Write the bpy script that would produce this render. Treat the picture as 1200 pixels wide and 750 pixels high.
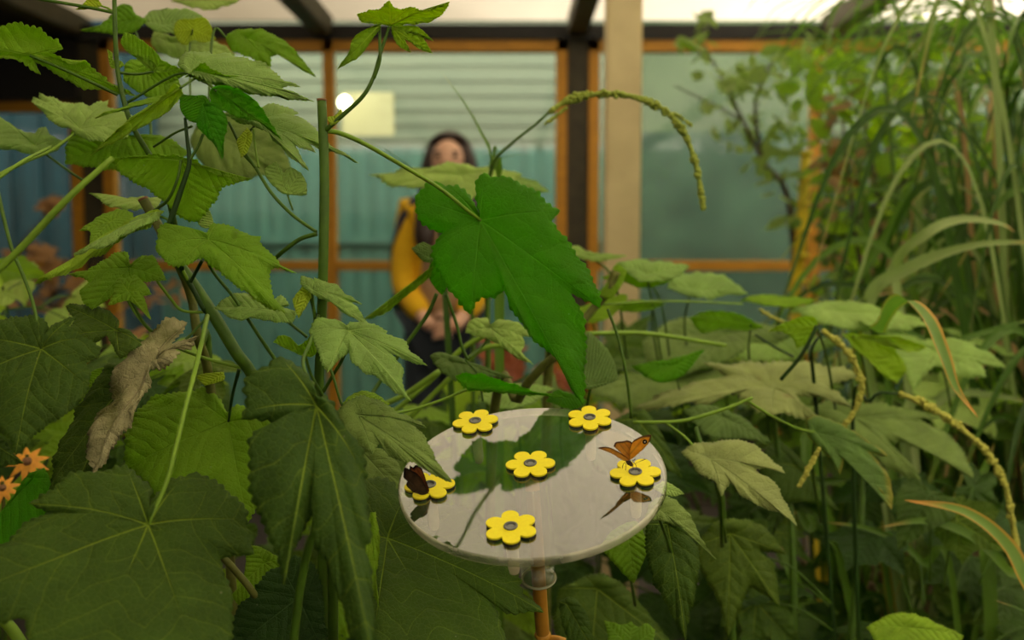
import bpy, bmesh, math, random
import numpy as np
from mathutils import Vector, Matrix, Quaternion

random.seed(11); rng = np.random.default_rng(11)
sc = bpy.context.scene
for o in list(bpy.data.objects): bpy.data.objects.remove(o)

# ---------------------------------------------------------------- camera, light, exposure
F = 1200.0
CAM = Vector((0, 0, 1.35)); PITCH = math.radians(5.0)
cd = bpy.data.cameras.new('camera'); cam = bpy.data.objects.new('camera', cd); sc.collection.objects.link(cam)
cam.location = CAM; cam.rotation_euler = (math.pi/2 - PITCH, 0, 0)
cd.sensor_width = 36; cd.lens = 36.0; cd.clip_start = 0.02
cd.dof.use_dof = True; cd.dof.focus_distance = 0.79; cd.dof.aperture_fstop = 5.0
sc.camera = cam
FW = Vector((0, math.cos(PITCH), -math.sin(PITCH))); UP = Vector((0, math.sin(PITCH), math.cos(PITCH))); RT = Vector((1, 0, 0))
sc.view_settings.view_transform = 'Standard'; sc.view_settings.look = 'None'
sc.view_settings.gamma = 1; sc.view_settings.use_curve_mapping = False
sc.view_settings.exposure = 1.22
sc.cycles.use_denoising = True
sc.cycles.max_bounces = 8; sc.cycles.diffuse_bounces = 4; sc.cycles.glossy_bounces = 3
sc.cycles.transmission_bounces = 6; sc.cycles.transparent_max_bounces = 12
sc.cycles.sample_clamp_indirect = 6; sc.cycles.caustics_reflective = False; sc.cycles.caustics_refractive = False
w = bpy.data.worlds.new('overcast_sky'); sc.world = w; w.use_nodes = True
bgn = w.node_tree.nodes['Background']; bgn.inputs[0].default_value = (1.0, 0.91, 0.73, 1); bgn.inputs[1].default_value = 1.9

def P(px, py, d):
    """photo direction (px,py) at depth d (metres in front of the lens) -> world point"""
    px, py, d = float(px), float(py), float(d)
    return CAM + d*(FW + RT*((px-600)/F) + UP*((375-py)/F))

# ---------------------------------------------------------------- materials
def newmat(name):
    m = bpy.data.materials.new(name); m.use_nodes = True
    nt = m.node_tree; nt.nodes.clear()
    out = nt.nodes.new('ShaderNodeOutputMaterial')
    return m, nt, out
def N(nt, t, **kw):
    n = nt.nodes.new(t)
    for k, v in kw.items():
        if hasattr(n, k): setattr(n, k, v)
        else: n.inputs[k.replace('_', ' ')].default_value = v
    return n
def math_n(nt, op, a, b=None, c=None, clamp=False):
    n = nt.nodes.new('ShaderNodeMath'); n.operation = op; n.use_clamp = clamp
    for i, v in enumerate((a, b, c)):
        if v is None: continue
        if isinstance(v, (int, float)): n.inputs[i].default_value = v
        else: nt.links.new(v, n.inputs[i])
    return n.outputs[0]
def mixc(nt, f, a, b, mode='MIX'):
    n = nt.nodes.new('ShaderNodeMix'); n.data_type = 'RGBA'; n.blend_type = mode
    for i, v in ((0, f), (6, a), (7, b)):
        if isinstance(v, (int, float)): n.inputs[i].default_value = v
        elif isinstance(v, tuple): n.inputs[i].default_value = (*v, 1) if len(v) == 3 else v
        else: nt.links.new(v, n.inputs[i])
    return n.outputs[2]
def pmat(name, col, rough=0.6, noise=0.15, scale=20, col2=None, bump=0.0, metallic=0.0, spec=0.5, stretch=None, coords='Object'):
    m, nt, out = newmat(name)
    b = N(nt, 'ShaderNodeBsdfPrincipled'); b.inputs['Roughness'].default_value = rough; b.inputs['Metallic'].default_value = metallic
    b.inputs['Specular IOR Level'].default_value = spec
    tc = N(nt, 'ShaderNodeTexCoord'); mp = N(nt, 'ShaderNodeMapping')
    nt.links.new(tc.outputs[coords], mp.inputs[0])
    if stretch: mp.inputs['Scale'].default_value = stretch
    nz = N(nt, 'ShaderNodeTexNoise'); nz.inputs['Scale'].default_value = scale; nz.inputs['Detail'].default_value = 5
    nt.links.new(mp.outputs[0], nz.inputs['Vector'])
    c2 = col2 if col2 else tuple(x*(1-noise*2) for x in col)
    f = math_n(nt, 'MULTIPLY_ADD', nz.outputs[0], 2.4, -0.7, clamp=True)
    nt.links.new(mixc(nt, f, c2, col), b.inputs['Base Color'])
    if bump:
        bp = N(nt, 'ShaderNodeBump'); bp.inputs['Strength'].default_value = bump; bp.inputs['Distance'].default_value = 0.01
        nt.links.new(nz.outputs[0], bp.inputs['Height']); nt.links.new(bp.outputs[0], b.inputs['Normal'])
    nt.links.new(b.outputs[0], out.inputs[0])
    return m

def leafmat(name, base, trans, vein=None, tw=0.42, spacing=0.011, vw=0.0009, bump=0.8, rough=0.58, spec=0.35, spot=None, spot_amt=0.0, edge=None, crumple=0.0):
    """blade material: primary, secondary and net veins from the vd attribute (distance to main vein, run along it, radius)"""
    m, nt, out = newmat(name); L = nt.links
    vein = vein or tuple(min(1, b*1.5+0.03) for b in base)
    at = N(nt, 'ShaderNodeAttribute'); at.attribute_name = 'vd'
    sp = N(nt, 'ShaderNodeSeparateXYZ'); L.new(at.outputs['Vector'], sp.inputs[0])
    d, s, r = sp.outputs
    tc = N(nt, 'ShaderNodeTexCoord')
    # primary
    wdt = math_n(nt, 'MULTIPLY_ADD', r, -0.75*vw, vw)
    prim = math_n(nt, 'SUBTRACT', 1.0, math_n(nt, 'DIVIDE', d, wdt), clamp=True)
    prim = math_n(nt, 'MULTIPLY', prim, 1.6, clamp=True)
    # secondary
    nz0 = N(nt, 'ShaderNodeTexNoise'); nz0.inputs['Scale'].default_value = 25; L.new(tc.outputs['Object'], nz0.inputs['Vector'])
    s2 = math_n(nt, 'MULTIPLY_ADD', nz0.outputs[0], spacing*1.6, s)
    pp = math_n(nt, 'PINGPONG', math_n(nt, 'DIVIDE', s2, spacing), 0.5)     # 0 at a secondary vein, .5 half way
    sec = math_n(nt, 'SUBTRACT', 1.0, math_n(nt, 'DIVIDE', pp, 0.035), clamp=True)
    vor = N(nt, 'ShaderNodeTexVoronoi'); vor.feature = 'DISTANCE_TO_EDGE'; vor.inputs['Scale'].default_value = 230
    L.new(tc.outputs['Object'], vor.inputs['Vector'])
    ter = math_n(nt, 'SUBTRACT', 1.0, math_n(nt, 'DIVIDE', vor.outputs['Distance'], 0.09), clamp=True)
    nz = N(nt, 'ShaderNodeTexNoise'); nz.inputs['Scale'].default_value = 45; nz.inputs['Detail'].default_value = 4; L.new(tc.outputs['Object'], nz.inputs['Vector'])
    vm = math_n(nt, 'ADD', math_n(nt, 'ADD', math_n(nt, 'MULTIPLY', prim, 0.85), math_n(nt, 'MULTIPLY', sec, 0.35)), math_n(nt, 'MULTIPLY', ter, 0.12), clamp=True)
    var = math_n(nt, 'MULTIPLY_ADD', nz.outputs[0], 2.0, -0.5, clamp=True)
    oi = N(nt, 'ShaderNodeObjectInfo')
    b0 = mixc(nt, var, tuple(x*0.72 for x in base), tuple(x*1.18 for x in base))
    val = math_n(nt, 'MULTIPLY_ADD', oi.outputs['Random'], 0.45, 0.78)
    hs = N(nt, 'ShaderNodeHueSaturation'); L.new(val, hs.inputs['Value']); L.new(b0, hs.inputs['Color'])
    hv = math_n(nt, 'MULTIPLY_ADD', oi.outputs['Random'], -0.03, 0.515); L.new(hv, hs.inputs['Hue'])
    colr = hs.outputs[0]
    if spot:
        nz3 = N(nt, 'ShaderNodeTexNoise'); nz3.inputs['Scale'].default_value = 28; nz3.inputs['Detail'].default_value = 6; L.new(tc.outputs['Object'], nz3.inputs['Vector'])
        f = math_n(nt, 'MULTIPLY', math_n(nt, 'SUBTRACT', nz3.outputs[0], 0.62-spot_amt), 8.0, clamp=True)
        colr = mixc(nt, f, colr, spot)
    if edge:
        f = math_n(nt, 'MULTIPLY', math_n(nt, 'SUBTRACT', r, 0.90), 9.0, clamp=True)
        colr = mixc(nt, f, colr, edge)
    # pale dust specks and tiny feeding marks
    v2 = N(nt, 'ShaderNodeTexVoronoi'); v2.inputs['Scale'].default_value = 75; L.new(tc.outputs['Object'], v2.inputs['Vector'])
    sk = math_n(nt, 'LESS_THAN', v2.outputs['Distance'], 0.055)
    sk = math_n(nt, 'MULTIPLY', sk, math_n(nt, 'GREATER_THAN', nz.outputs[0], 0.53))
    colr = mixc(nt, math_n(nt, 'MULTIPLY', sk, 0.6), colr, (0.5, 0.5, 0.25))
    colr = mixc(nt, vm, colr, vein)
    bs = N(nt, 'ShaderNodeBsdfPrincipled'); L.new(colr, bs.inputs['Base Color'])
    bs.inputs['Roughness'].default_value = rough; bs.inputs['Specular IOR Level'].default_value = spec
    tr = N(nt, 'ShaderNodeBsdfTranslucent')
    tcol = mixc(nt, math_n(nt, 'MULTIPLY', vm, 0.6), trans, tuple(min(1, x*1.5) for x in trans))
    L.new(tcol, tr.inputs[0])
    dome = math_n(nt, 'SQRT', math_n(nt, 'MULTIPLY', pp, 2.0))
    h = math_n(nt, 'ADD', math_n(nt, 'MULTIPLY', dome, 0.38), math_n(nt, 'MULTIPLY', ter, -0.12))
    h = math_n(nt, 'ADD', h, math_n(nt, 'MULTIPLY', prim, -1.0))
    h = math_n(nt, 'ADD', h, math_n(nt, 'MULTIPLY', nz.outputs[0], 1.2+crumple))
    bp = N(nt, 'ShaderNodeBump'); bp.inputs['Strength'].default_value = bump; bp.inputs['Distance'].default_value = 0.0032
    L.new(h, bp.inputs['Height']); L.new(bp.outputs[0], bs.inputs['Normal']); L.new(bp.outputs[0], tr.inputs['Normal'])
    mx = N(nt, 'ShaderNodeMixShader'); mx.inputs[0].default_value = tw
    L.new(bs.outputs[0], mx.inputs[1]); L.new(tr.outputs[0], mx.inputs[2]); L.new(mx.outputs[0], out.inputs[0])
    return m

M = {}
M['bright'] = leafmat('young_leaf', (0.32, 0.50, 0.04), (0.70, 0.95, 0.04), tw=0.5, spec=0.2)
M['yellow'] = leafmat('yellow_young_leaf', (0.46, 0.62, 0.05), (0.85, 0.98, 0.06), tw=0.5)
M['mid'] = leafmat('green_leaf', (0.22, 0.38, 0.022), (0.52, 0.85, 0.015), tw=0.48, spec=0.2)
M['deep'] = leafmat('deep_green_leaf', (0.095, 0.26, 0.006), (0.28, 0.80, 0.005), tw=0.55, spec=0.15, vein=(0.16, 0.40, 0.03), spot=(0.02, 0.03, 0.004), spot_amt=-0.10)
M['pale'] = leafmat('pale_leaf', (0.37, 0.53, 0.12), (0.50, 0.82, 0.05), tw=0.38, spec=0.3)
M['dull'] = leafmat('dull_leaf', (0.19, 0.29, 0.06), (0.27, 0.5, 0.025), tw=0.33, spec=0.25)
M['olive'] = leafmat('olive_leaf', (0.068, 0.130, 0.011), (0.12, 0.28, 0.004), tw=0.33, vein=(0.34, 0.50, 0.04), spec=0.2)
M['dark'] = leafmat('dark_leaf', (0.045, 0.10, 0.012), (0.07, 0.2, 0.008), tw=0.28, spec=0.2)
M['rusty'] = leafmat('rust_blotched_leaf', (0.28, 0.35, 0.10), (0.32, 0.46, 0.05), tw=0.3, spot=(0.30, 0.24, 0.08), spot_amt=-0.01)
M['tipped'] = leafmat('orange_edged_leaf', (0.14, 0.26, 0.04), (0.3, 0.5, 0.03), edge=(0.45, 0.36, 0.04))
M['dry'] = leafmat('withered_leaf', (0.68, 0.62, 0.32), (0.5, 0.5, 0.14), vein=(0.8, 0.72, 0.42), tw=0.25, spacing=0.012, bump=1.0, rough=0.75, spec=0.2, spot=(0.20, 0.20, 0.06), spot_amt=0.08, crumple=2.5)
M['stem'] = pmat('green_stem', (0.085, 0.18, 0.012), 0.5, 0.2, 60, (0.05, 0.11, 0.008), spec=0.3)
M['stemlight'] = pmat('light_green_stem', (0.22, 0.38, 0.025), 0.5, 0.2, 60, (0.16, 0.29, 0.02), spec=0.3)
M['stemdark'] = pmat('dark_green_stem', (0.025, 0.07, 0.008), 0.5, 0.2, 60, spec=0.25)
M['wood'] = pmat('woody_stem', (0.17, 0.18, 0.03), 0.6, 0.2, 80, (0.09, 0.11, 0.015), bump=0.3, spec=0.3)
M['cut'] = pmat('cut_stem_end', (0.33, 0.16, 0.07), 0.8, 0.25, 300)
M['bark'] = pmat('brown_bark', (0.10, 0.07, 0.045), 0.8, 0.25, 60, bump=0.5)
M['autumn'] = leafmat('autumn_leaf', (0.34, 0.20, 0.07), (0.4, 0.22, 0.04), tw=0.3)
M['rust'] = leafmat('rust_leaf', (0.32, 0.10, 0.03), (0.4, 0.12, 0.02), tw=0.3)

# ---------------------------------------------------------------- object helpers
def link(o): sc.collection.objects.link(o); return o
def tag(o, label=None, cat=None, group=None, kind=None):
    if label: o['label'] = label
    if cat: o['category'] = cat
    if group: o['group'] = group
    if kind: o['kind'] = kind
    return o
def thing(name, label, cat, loc, group=None):
    o = bpy.data.objects.new(name, None); o.empty_display_size = 0.05; o.location = loc
    link(o); return tag(o, label, cat, group)
def origin_of(o):
    v = Vector((0, 0, 0))
    while o is not None: v = v + o.location; o = o.parent
    return v
def mk(name, verts, faces, mat, parent=None, smooth=True, mats=None, fmat=None, origin=None):
    """one mesh object from world-space vertices; origin at its parent's base or at 'origin'"""
    base = origin_of(parent) if parent else (origin if origin is not None else Vector((0, 0, 0)))
    me = bpy.data.meshes.new(name)
    b = np.array(base)
    V = (np.asarray(verts, dtype=float) - b)
    me.from_pydata(V.tolist(), [], [tuple(int(i) for i in f) for f in faces])
    for mm in (mats or [mat]): me.materials.append(mm)
    if fmat is not None: me.polygons.foreach_set('material_index', fmat)
    if smooth: me.polygons.foreach_set('use_smooth', [True]*len(me.polygons))
    me.update()
    o = bpy.data.objects.new(name, me); link(o)
    if parent: o.parent = parent
    else: o.location = base
    return o

class MB:
    """collects shapes for ONE mesh"""
    def __init__(s): s.v = []; s.f = []; s.m = []
    def add(s, v, f, mi=0):
        n = len(s.v); s.v += [tuple(x) for x in v]; s.f += [tuple(i+n for i in q) for q in f]; s.m += [mi]*len(f)
    def box(s, c, size, mi=0, rot=None, bev=0.0):
        bm = bmesh.new(); bmesh.ops.create_cube(bm, size=1); bmesh.ops.scale(bm, vec=size, verts=bm.verts)
        if bev: bmesh.ops.bevel(bm, geom=bm.edges[:], offset=bev, segments=2, affect='EDGES')
        R = rot or Matrix.Identity(3)
        s.add([R @ v.co + Vector(c) for v in bm.verts], [[v.index for v in f.verts] for f in bm.faces], mi); bm.free()
    def span(s, a, b, mi=0, bev=0.0):
        s.box([(a[i]+b[i])/2 for i in range(3)], [abs(b[i]-a[i]) for i in range(3)], mi, None, bev)
    def tube(s, pts, rad, n=8, mi=0, cap=True, steps=None):
        v, f = tube_geo(pts, rad, n, cap, steps); s.add(v, f, mi)
    def build(s, name, mat, parent=None, smooth=False, mats=None, origin=None):
        return mk(name, s.v, s.f, mat, parent, smooth, mats, s.m if mats else None, origin)

def catmull(pts, steps):
    pts = [np.array(p, float) for p in pts]
    if len(pts) == 2: return [pts[0]+(pts[1]-pts[0])*t for t in np.linspace(0, 1, steps+1)]
    Q = [2*pts[0]-pts[1]] + pts + [2*pts[-1]-pts[-2]]
    out = []
    for i in range(1, len(Q)-2):
        a, b, c, d = Q[i-1:i+3]
        for k in range(steps):
            t = k/steps
            out.append(0.5*((2*b)+(-a+c)*t+(2*a-5*b+4*c-d)*t*t+(-a+3*b-3*c+d)*t**3))
    out.append(pts[-1]); return out
def tube_geo(pts, rad, n=8, cap=True, steps=None):
    C = catmull(pts, steps or 6) if steps != 0 else [np.array(p, float) for p in pts]
    m = len(C)
    if isinstance(rad, (int, float)): R = [rad]*m
    else: R = list(np.interp(np.linspace(0, 1, m), np.linspace(0, 1, len(rad)), rad))
    v = []; f = []
    T = [C[min(i+1, m-1)]-C[max(i-1, 0)] for i in range(m)]; T = [t/(np.linalg.norm(t)+1e-12) for t in T]
    a = np.array([0, 0, 1.0]) if abs(T[0][2]) < 0.9 else np.array([1.0, 0, 0])
    u = np.cross(T[0], a); u /= np.linalg.norm(u)
    for i in range(m):
        u = u-np.dot(u, T[i])*T[i]; u /= (np.linalg.norm(u)+1e-12); w_ = np.cross(T[i], u)
        for k in range(n):
            an = 2*math.pi*k/n; v.append(C[i]+R[i]*(math.cos(an)*u+math.sin(an)*w_))
    for i in range(m-1):
        for k in range(n):
            f.append((i*n+k, i*n+(k+1) % n, (i+1)*n+(k+1) % n, (i+1)*n+k))
    if cap:
        f.append(tuple(range(n-1, -1, -1))); f.append(tuple((m-1)*n+k for k in range(n)))
    return v, f
def tube(name, pts, rad, mat, parent=None, n=10, steps=6, origin=None):
    v, f = tube_geo(pts, rad, n, True, steps); return mk(name, v, f, mat, parent, True, origin=origin)

# ---------------------------------------------------------------- leaf builder
def parse(s):
    out = []
    for tkn in s.split():
        q = [float(x) for x in tkn[1:].split(',')]
        out.append((tkn[0], q[0], q[1], q[2] if len(q) > 2 else None))
    return out
def outline(ctrl, size, teeth=1.0, res=4, spacing=0.034, seed=0):
    """ctrl: list of (flag,x,y,z) -> dense serrated closed outline (N,3)"""
    rr = random.Random(seed)
    k0 = next((i for i, c in enumerate(ctrl) if c[0] != 'c'), 0)
    ctrl = ctrl[k0:]+ctrl[:k0]+[ctrl[k0]]
    segs = []; cur = [ctrl[0]]
    for c in ctrl[1:]:
        cur.append(c)
        if c[0] != 'c': segs.append(cur); cur = [c]
    if len(cur) > 1: segs.append(cur)
    pts = []; wt = []
    for sg in segs:
        C = np.array(catmull([(c[1], c[2], c[3]) for c in sg], 10))
        D = np.concatenate([[0], np.cumsum(np.linalg.norm(np.diff(C[:, :2], axis=0), axis=1))])
        n = max(4, int(D[-1]/(size*spacing/res)))
        t = np.linspace(0, D[-1], n+1)[:-1]
        Q = np.stack([np.interp(t, D, C[:, j]) for j in range(3)], 1)
        e = np.minimum(t, D[-1]-t)/(size*0.05)
        ww = np.clip(e, 0.0, 1)
        pts.append(Q); wt.append(ww)
    Q = np.concatenate(pts); W = np.concatenate(wt)
    n = len(Q)
    nx = np.roll(Q, -1, 0)-np.roll(Q, 1, 0)
    nrm = np.stack([nx[:, 1], -nx[:, 0]], 1); nrm /= (np.linalg.norm(nrm, axis=1, keepdims=True)+1e-9)
    area = 0.5*np.sum(Q[:, 0]*np.roll(Q[:, 1], -1)-np.roll(Q[:, 0], -1)*Q[:, 1])
    if area < 0: nrm = -nrm
    ph = np.arange(n)/res
    jit = np.array([rr.uniform(0.5, 1.25) for _ in range(n//res+3)])
    saw = (ph % 1.0); prof = np.where(saw < 0.6, saw/0.6, (1-saw)/0.4)*jit[(ph).astype(int)]
    big = 0.6*np.sin(ph*2*math.pi/4.3+rr.random()*6)
    amp = size*spacing*0.42*teeth
    Q[:, :2] += nrm*((prof-0.35+0.5*big)*amp*W)[:, None]
    return Q
def blade(name, ctrl, J, mapf, mat, parent, teeth=1.0, res=4, rings=10, arch=0.04, fold=0.12, ruffle=0.012, spacing=0.034, seed=None, thick=True, crumple=0.0, veins=None):
    seed = random.randrange(10**6) if seed is None else seed
    rr = random.Random(seed)
    A = np.array([[c[1], c[2]] for c in ctrl]); size = max(np.ptp(A[:, 0]), np.ptp(A[:, 1]))
    Q = outline(ctrl, size, teeth, res, spacing, seed)
    O = np.array([mapf(*q) for q in Q]); Jw = np.array(mapf(*J))
    tips = [np.array(mapf(*c[1:4]))-Jw for c in ctrl if c[0] == 'T']
    if veins: tips = [np.array(mapf(*v))-Jw for v in veins]
    tl = [np.linalg.norm(t) for t in tips]; ax = [t/(l+1e-9) for t, l in zip(tips, tl)]
    V0 = O-Jw; nrm = np.sum(np.cross(V0, np.roll(V0, -1, 0)), 0); nrm /= (np.linalg.norm(nrm)+1e-12)
    if nrm[2] < 0: nrm = -nrm
    Ls = max(tl) if tl else 0.1
    n = len(O); ts = [(k/rings)**0.85 for k in range(1, rings+1)]
    X = [Jw[None]]; Rf = [np.zeros(1)]; TH = [np.zeros(1)]
    th = np.arange(n)/n*2*math.pi
    kern = max(3, 2*int(res*2.2)+1); kk_ = np.hanning(kern+2)[1:-1]; kk_ /= kk_.sum(); hw = kern//2
    pad = np.concatenate([V0[-hw:], V0, V0[:hw]]); VS = np.stack([np.convolve(pad[:, j], kk_, 'valid') for j in range(3)], 1)
    for t in ts:
        q = min(1.0, max(0.0, (t-0.72)/0.28)); q = q*q
        X.append(Jw+(V0*q+VS*(1-q)*(0.985))*t); Rf.append(np.full(n, t)); TH.append(th)
    X = np.concatenate(X); Rf = np.concatenate(Rf); TH = np.concatenate(TH)
    v = X-Jw
    best = np.full(len(X), 1e9); dd = np.zeros(len(X)); ss = np.zeros(len(X))
    for a in ax:
        t = v@a; d = np.linalg.norm(v-np.outer(t, a), axis=1)
        ang = np.arctan2(d, t); mk_ = ang < best
        best = np.where(mk_, ang, best); dd = np.where(mk_, d, dd); ss = np.where(mk_, t-0.8*d, ss)
    capd = 0.12*Ls
    h = arch*Ls*4*Rf*(1-Rf) + fold*np.minimum(dd, capd)*(1-0.35*Rf) 
    p1, p2, p3 = rr.random()*6, rr.random()*6, rr.random()*6
    h += ruffle*Ls*Rf**3*(np.sin(7*TH+p1)+0.7*np.sin(12*TH+p2)+0.3*np.sin(19*TH+p3))
    h += 0.010*Ls*Rf*np.sin(v@np.array([70, 30, 50])+p3)
    if crumple:
        for q in range(4):
            kk = np.array([rr.uniform(-1, 1) for _ in range(3)])*(120+140*q)
            h += crumple*Ls*(0.5**q)*np.sin(v@kk+rr.random()*6)*np.minimum(1, Rf*2)
    Y = X+np.outer(h, nrm)
    f = [(0, 1+k, 1+(k+1) % n) for k in range(n)]
    for i in range(rings-1):
        a = 1+i*n; b = a+n
        f += [(a+k, b+k, b+(k+1) % n, a+(k+1) % n) for k in range(n)]
    o = mk(name, Y, f, mat, parent, True)
    at = o.data.attributes.new('vd', 'FLOAT_VECTOR', 'POINT')
    at.data.foreach_set('vector', np.stack([dd*(0.1/max(Ls, 0.02))**0.4, ss*(0.085/max(Ls, 0.02)), Rf], 1).astype(np.float32).ravel())
    if thick:
        so = o.modifiers.new('thickness', 'SOLIDIFY'); so.thickness = 0.0004
    return o, Jw, nrm
def hero(parent, s, J, d, gx=0.0, gy=-0.02, mat='mid', pet=None, pr=0.0014, pmat_='stem', **kw):
    """leaf traced in the photo, set at depth d; gx, gy: depth change (m) per 100 px; z in cm per point"""
    ctrl = [(a, x, y, z or 0.0) for a, x, y, z in parse(s)]
    def mapf(x, y, z):
        return P(x, y, d+gx*(x-J[0])/100+gy*(y-J[1])/100+z/100)
    if kw.get('veins'): kw['veins'] = [(a, b, 0.0) for a, b in kw['veins']]
    o, Jw, nrm = blade('leaf', ctrl, (J[0], J[1], 0.0), mapf, M[mat], parent, **kw)
    if pet:
        pts = [tuple(Jw)]+[tuple(P(*p)) for p in pet]
        tube('petiole', pts, [pr*0.9, pr, pr*1.15], M[pmat_], o, 8, 6)
    return o
CAN5 = parse("T0,1 c0.13,0.66 c0.24,0.52 s0.27,0.42 c0.36,0.47 c0.52,0.52 T0.78,0.56 c0.64,0.34 c0.52,0.18 s0.44,0.10 c0.50,0.02 T0.66,-0.12 c0.50,-0.20 c0.34,-0.28 c0.16,-0.28 s0.03,-0.10 c-0.16,-0.28 c-0.34,-0.28 c-0.50,-0.20 T-0.66,-0.12 c-0.50,0.02 s-0.44,0.10 c-0.52,0.18 c-0.64,0.34 T-0.78,0.56 c-0.52,0.52 c-0.36,0.47 s-0.27,0.42 c-0.24,0.52 c-0.13,0.66")
CAN5B = parse("T0,1 c0.16,0.74 c0.30,0.58 s0.34,0.50 c0.46,0.50 T0.66,0.48 c0.60,0.30 c0.52,0.12 c0.46,-0.02 T0.48,-0.16 c0.34,-0.26 c0.18,-0.27 s0.02,-0.08 c-0.18,-0.27 c-0.34,-0.26 T-0.48,-0.16 c-0.46,-0.02 c-0.52,0.12 c-0.60,0.30 T-0.66,0.48 c-0.46,0.50 s-0.34,0.50 c-0.30,0.58 c-0.16,0.74")
CAN3 = parse("T0,1 c0.14,0.72 c0.26,0.50 c0.36,0.30 c0.40,0.12 T0.40,-0.04 c0.26,-0.16 s0.02,-0.06 c-0.26,-0.16 T-0.40,-0.04 c-0.40,0.12 c-0.36,0.30 c-0.26,0.50 c-0.14,0.72")
def rleaf(parent, pos, tip, nrm, size, mat, droop=0.25, kind=CAN5, pet=None, pr=0.0013, pm='stem', res=3, rings=5, **kw):
    """free leaf: base at pos, tip direction, face direction, size in metres"""
    n = Vector(nrm).normalized(); y = Vector(tip); y = (y-n*y.dot(n)).normalized(); x = y.cross(n)
    pos = Vector(pos)
    def mapf(a, b, c):
        rr = math.hypot(a, b); return pos+(x*a+y*b)*size-n*(droop*rr*rr*size)
    ctrl = [(a, b*random.uniform(0.9, 1.1), c*random.uniform(0.92, 1.08), 0.0) for a, b, c, _ in kind]
    o, Jw, nn = blade('leaf', ctrl, (0, 0, 0), mapf, M[mat], parent, res=res, rings=rings, arch=0.0, **kw)
    if pet is not None:
        q = Vector(pet); mid = (pos+q)/2+Vector((0, 0, 0.12*(pos-q).length))
        tube('petiole', [tuple(pos), tuple(mid), tuple(q)], [pr*0.8, pr, pr*1.2], M[pm], o, 6, 4)
    return o
def strap_geo(pts, width, vfold=0.18, steps=6, up=(0, 0, 1), twist=0.0, tipw=0.02):
    C = catmull(pts, steps); m = len(C); v = []; f = []
    up = np.array(up, float)
    for i, c in enumerate(C):
        T = C[min(i+1, m-1)]-C[max(i-1, 0)]; T /= np.linalg.norm(T)+1e-9
        s = np.cross(T, up); s /= np.linalg.norm(s)+1e-9; nn = np.cross(s, T)
        t = i/(m-1); a = twist*t; s, nn = s*math.cos(a)+nn*math.sin(a), nn*math.cos(a)-s*math.sin(a)
        w_ = width*(min(1, 0.5+2.5*t) if t < 0.2 else 1.0)*(1-max(0, (t-0.45)/0.55)**2.0*(1-tipw))/2
        v += [c-s*w_+nn*w_*vfold*2, c-s*w_*0.5+nn*w_*vfold*0.8, c, c+s*w_*0.5+nn*w_*vfold*0.8, c+s*w_+nn*w_*vfold*2]
    for i in range(m-1):
        for k in range(4):
            a = i*5+k; f.append((a, a+1, a+6, a+5))
    return v, f, m
def strapmat(name, a, b, tr, edge=None, tipc=None):
    m, nt, out = newmat(name); L = nt.links
    at = N(nt, 'ShaderNodeAttribute'); at.attribute_name = 'vd'; sp = N(nt, 'ShaderNodeSeparateXYZ'); L.new(at.outputs['Vector'], sp.inputs[0])
    u, t, r = sp.outputs
    tc = N(nt, 'ShaderNodeTexCoord'); nz = N(nt, 'ShaderNodeTexNoise'); nz.inputs['Scale'].default_value = 14; nz.inputs['Detail'].default_value = 4
    L.new(tc.outputs['Object'], nz.inputs['Vector'])
    st = math_n(nt, 'MULTIPLY_ADD', math_n(nt, 'SINE', math_n(nt, 'MULTIPLY', u, 40.0)), 0.12, math_n(nt, 'MULTIPLY', nz.outputs[0], 1.0), clamp=True)
    st = math_n(nt, 'ADD', math_n(nt, 'MULTIPLY', st, 0.6), math_n(nt, 'MULTIPLY', r, 0.5), clamp=True)
    c = mixc(nt, st, a, b)
    if edge: c = mixc(nt, math_n(nt, 'MULTIPLY', math_n(nt, 'SUBTRACT', math_n(nt, 'ABSOLUTE', u), 0.62), 5.0, clamp=True), c, edge)
    if tipc: c = mixc(nt, math_n(nt, 'MULTIPLY', math_n(nt, 'SUBTRACT', t, 0.86), 9.0, clamp=True), c, tipc)
    bs = N(nt, 'ShaderNodeBsdfPrincipled'); L.new(c, bs.inputs['Base Color']); bs.inputs['Roughness'].default_value = 0.5; bs.inputs['Specular IOR Level'].default_value = 0.25
    trn = N(nt, 'ShaderNodeBsdfTranslucent'); trn.inputs[0].default_value = (*tr, 1)
    mx = N(nt, 'ShaderNodeMixShader'); mx.inputs[0].default_value = 0.3
    L.new(bs.outputs[0], mx.inputs[1]); L.new(trn.outputs[0], mx.inputs[2]); L.new(mx.outputs[0], out.inputs[0])
    return m
M['strap'] = strapmat('strap_leaf', (0.04, 0.10, 0.010), (0.12, 0.22, 0.024), (0.2, 0.45, 0.03), tipc=(0.45, 0.28, 0.08))
M['strappale'] = strapmat('pale_strap_leaf', (0.18, 0.27, 0.07), (0.34, 0.42, 0.15), (0.3, 0.5, 0.08), tipc=(0.6, 0.35, 0.10))
M['strapdark'] = strapmat('dark_strap_leaf', (0.018, 0.05, 0.006), (0.06, 0.12, 0.012), (0.06, 0.2, 0.006), tipc=(0.2, 0.16, 0.05))
M['straporange'] = strapmat('orange_edged_strap', (0.12, 0.24, 0.04), (0.20, 0.34, 0.06), (0.2, 0.45, 0.03), edge=(0.62, 0.33, 0.05), tipc=(0.85, 0.36, 0.07))
M['strapdry'] = strapmat('dry_strap_leaf', (0.42, 0.25, 0.09), (0.60, 0.42, 0.20), (0.5, 0.3, 0.1))
def strap_attr(o, ms, rnd):
    arr = []
    for m, r in zip(ms, rnd):
        for i in range(m):
            for k in range(5): arr += [k/2-1, i/(m-1), r]
    at = o.data.attributes.new('vd', 'FLOAT_VECTOR', 'POINT'); at.data.foreach_set('vector', np.array(arr, dtype=np.float32))
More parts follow.
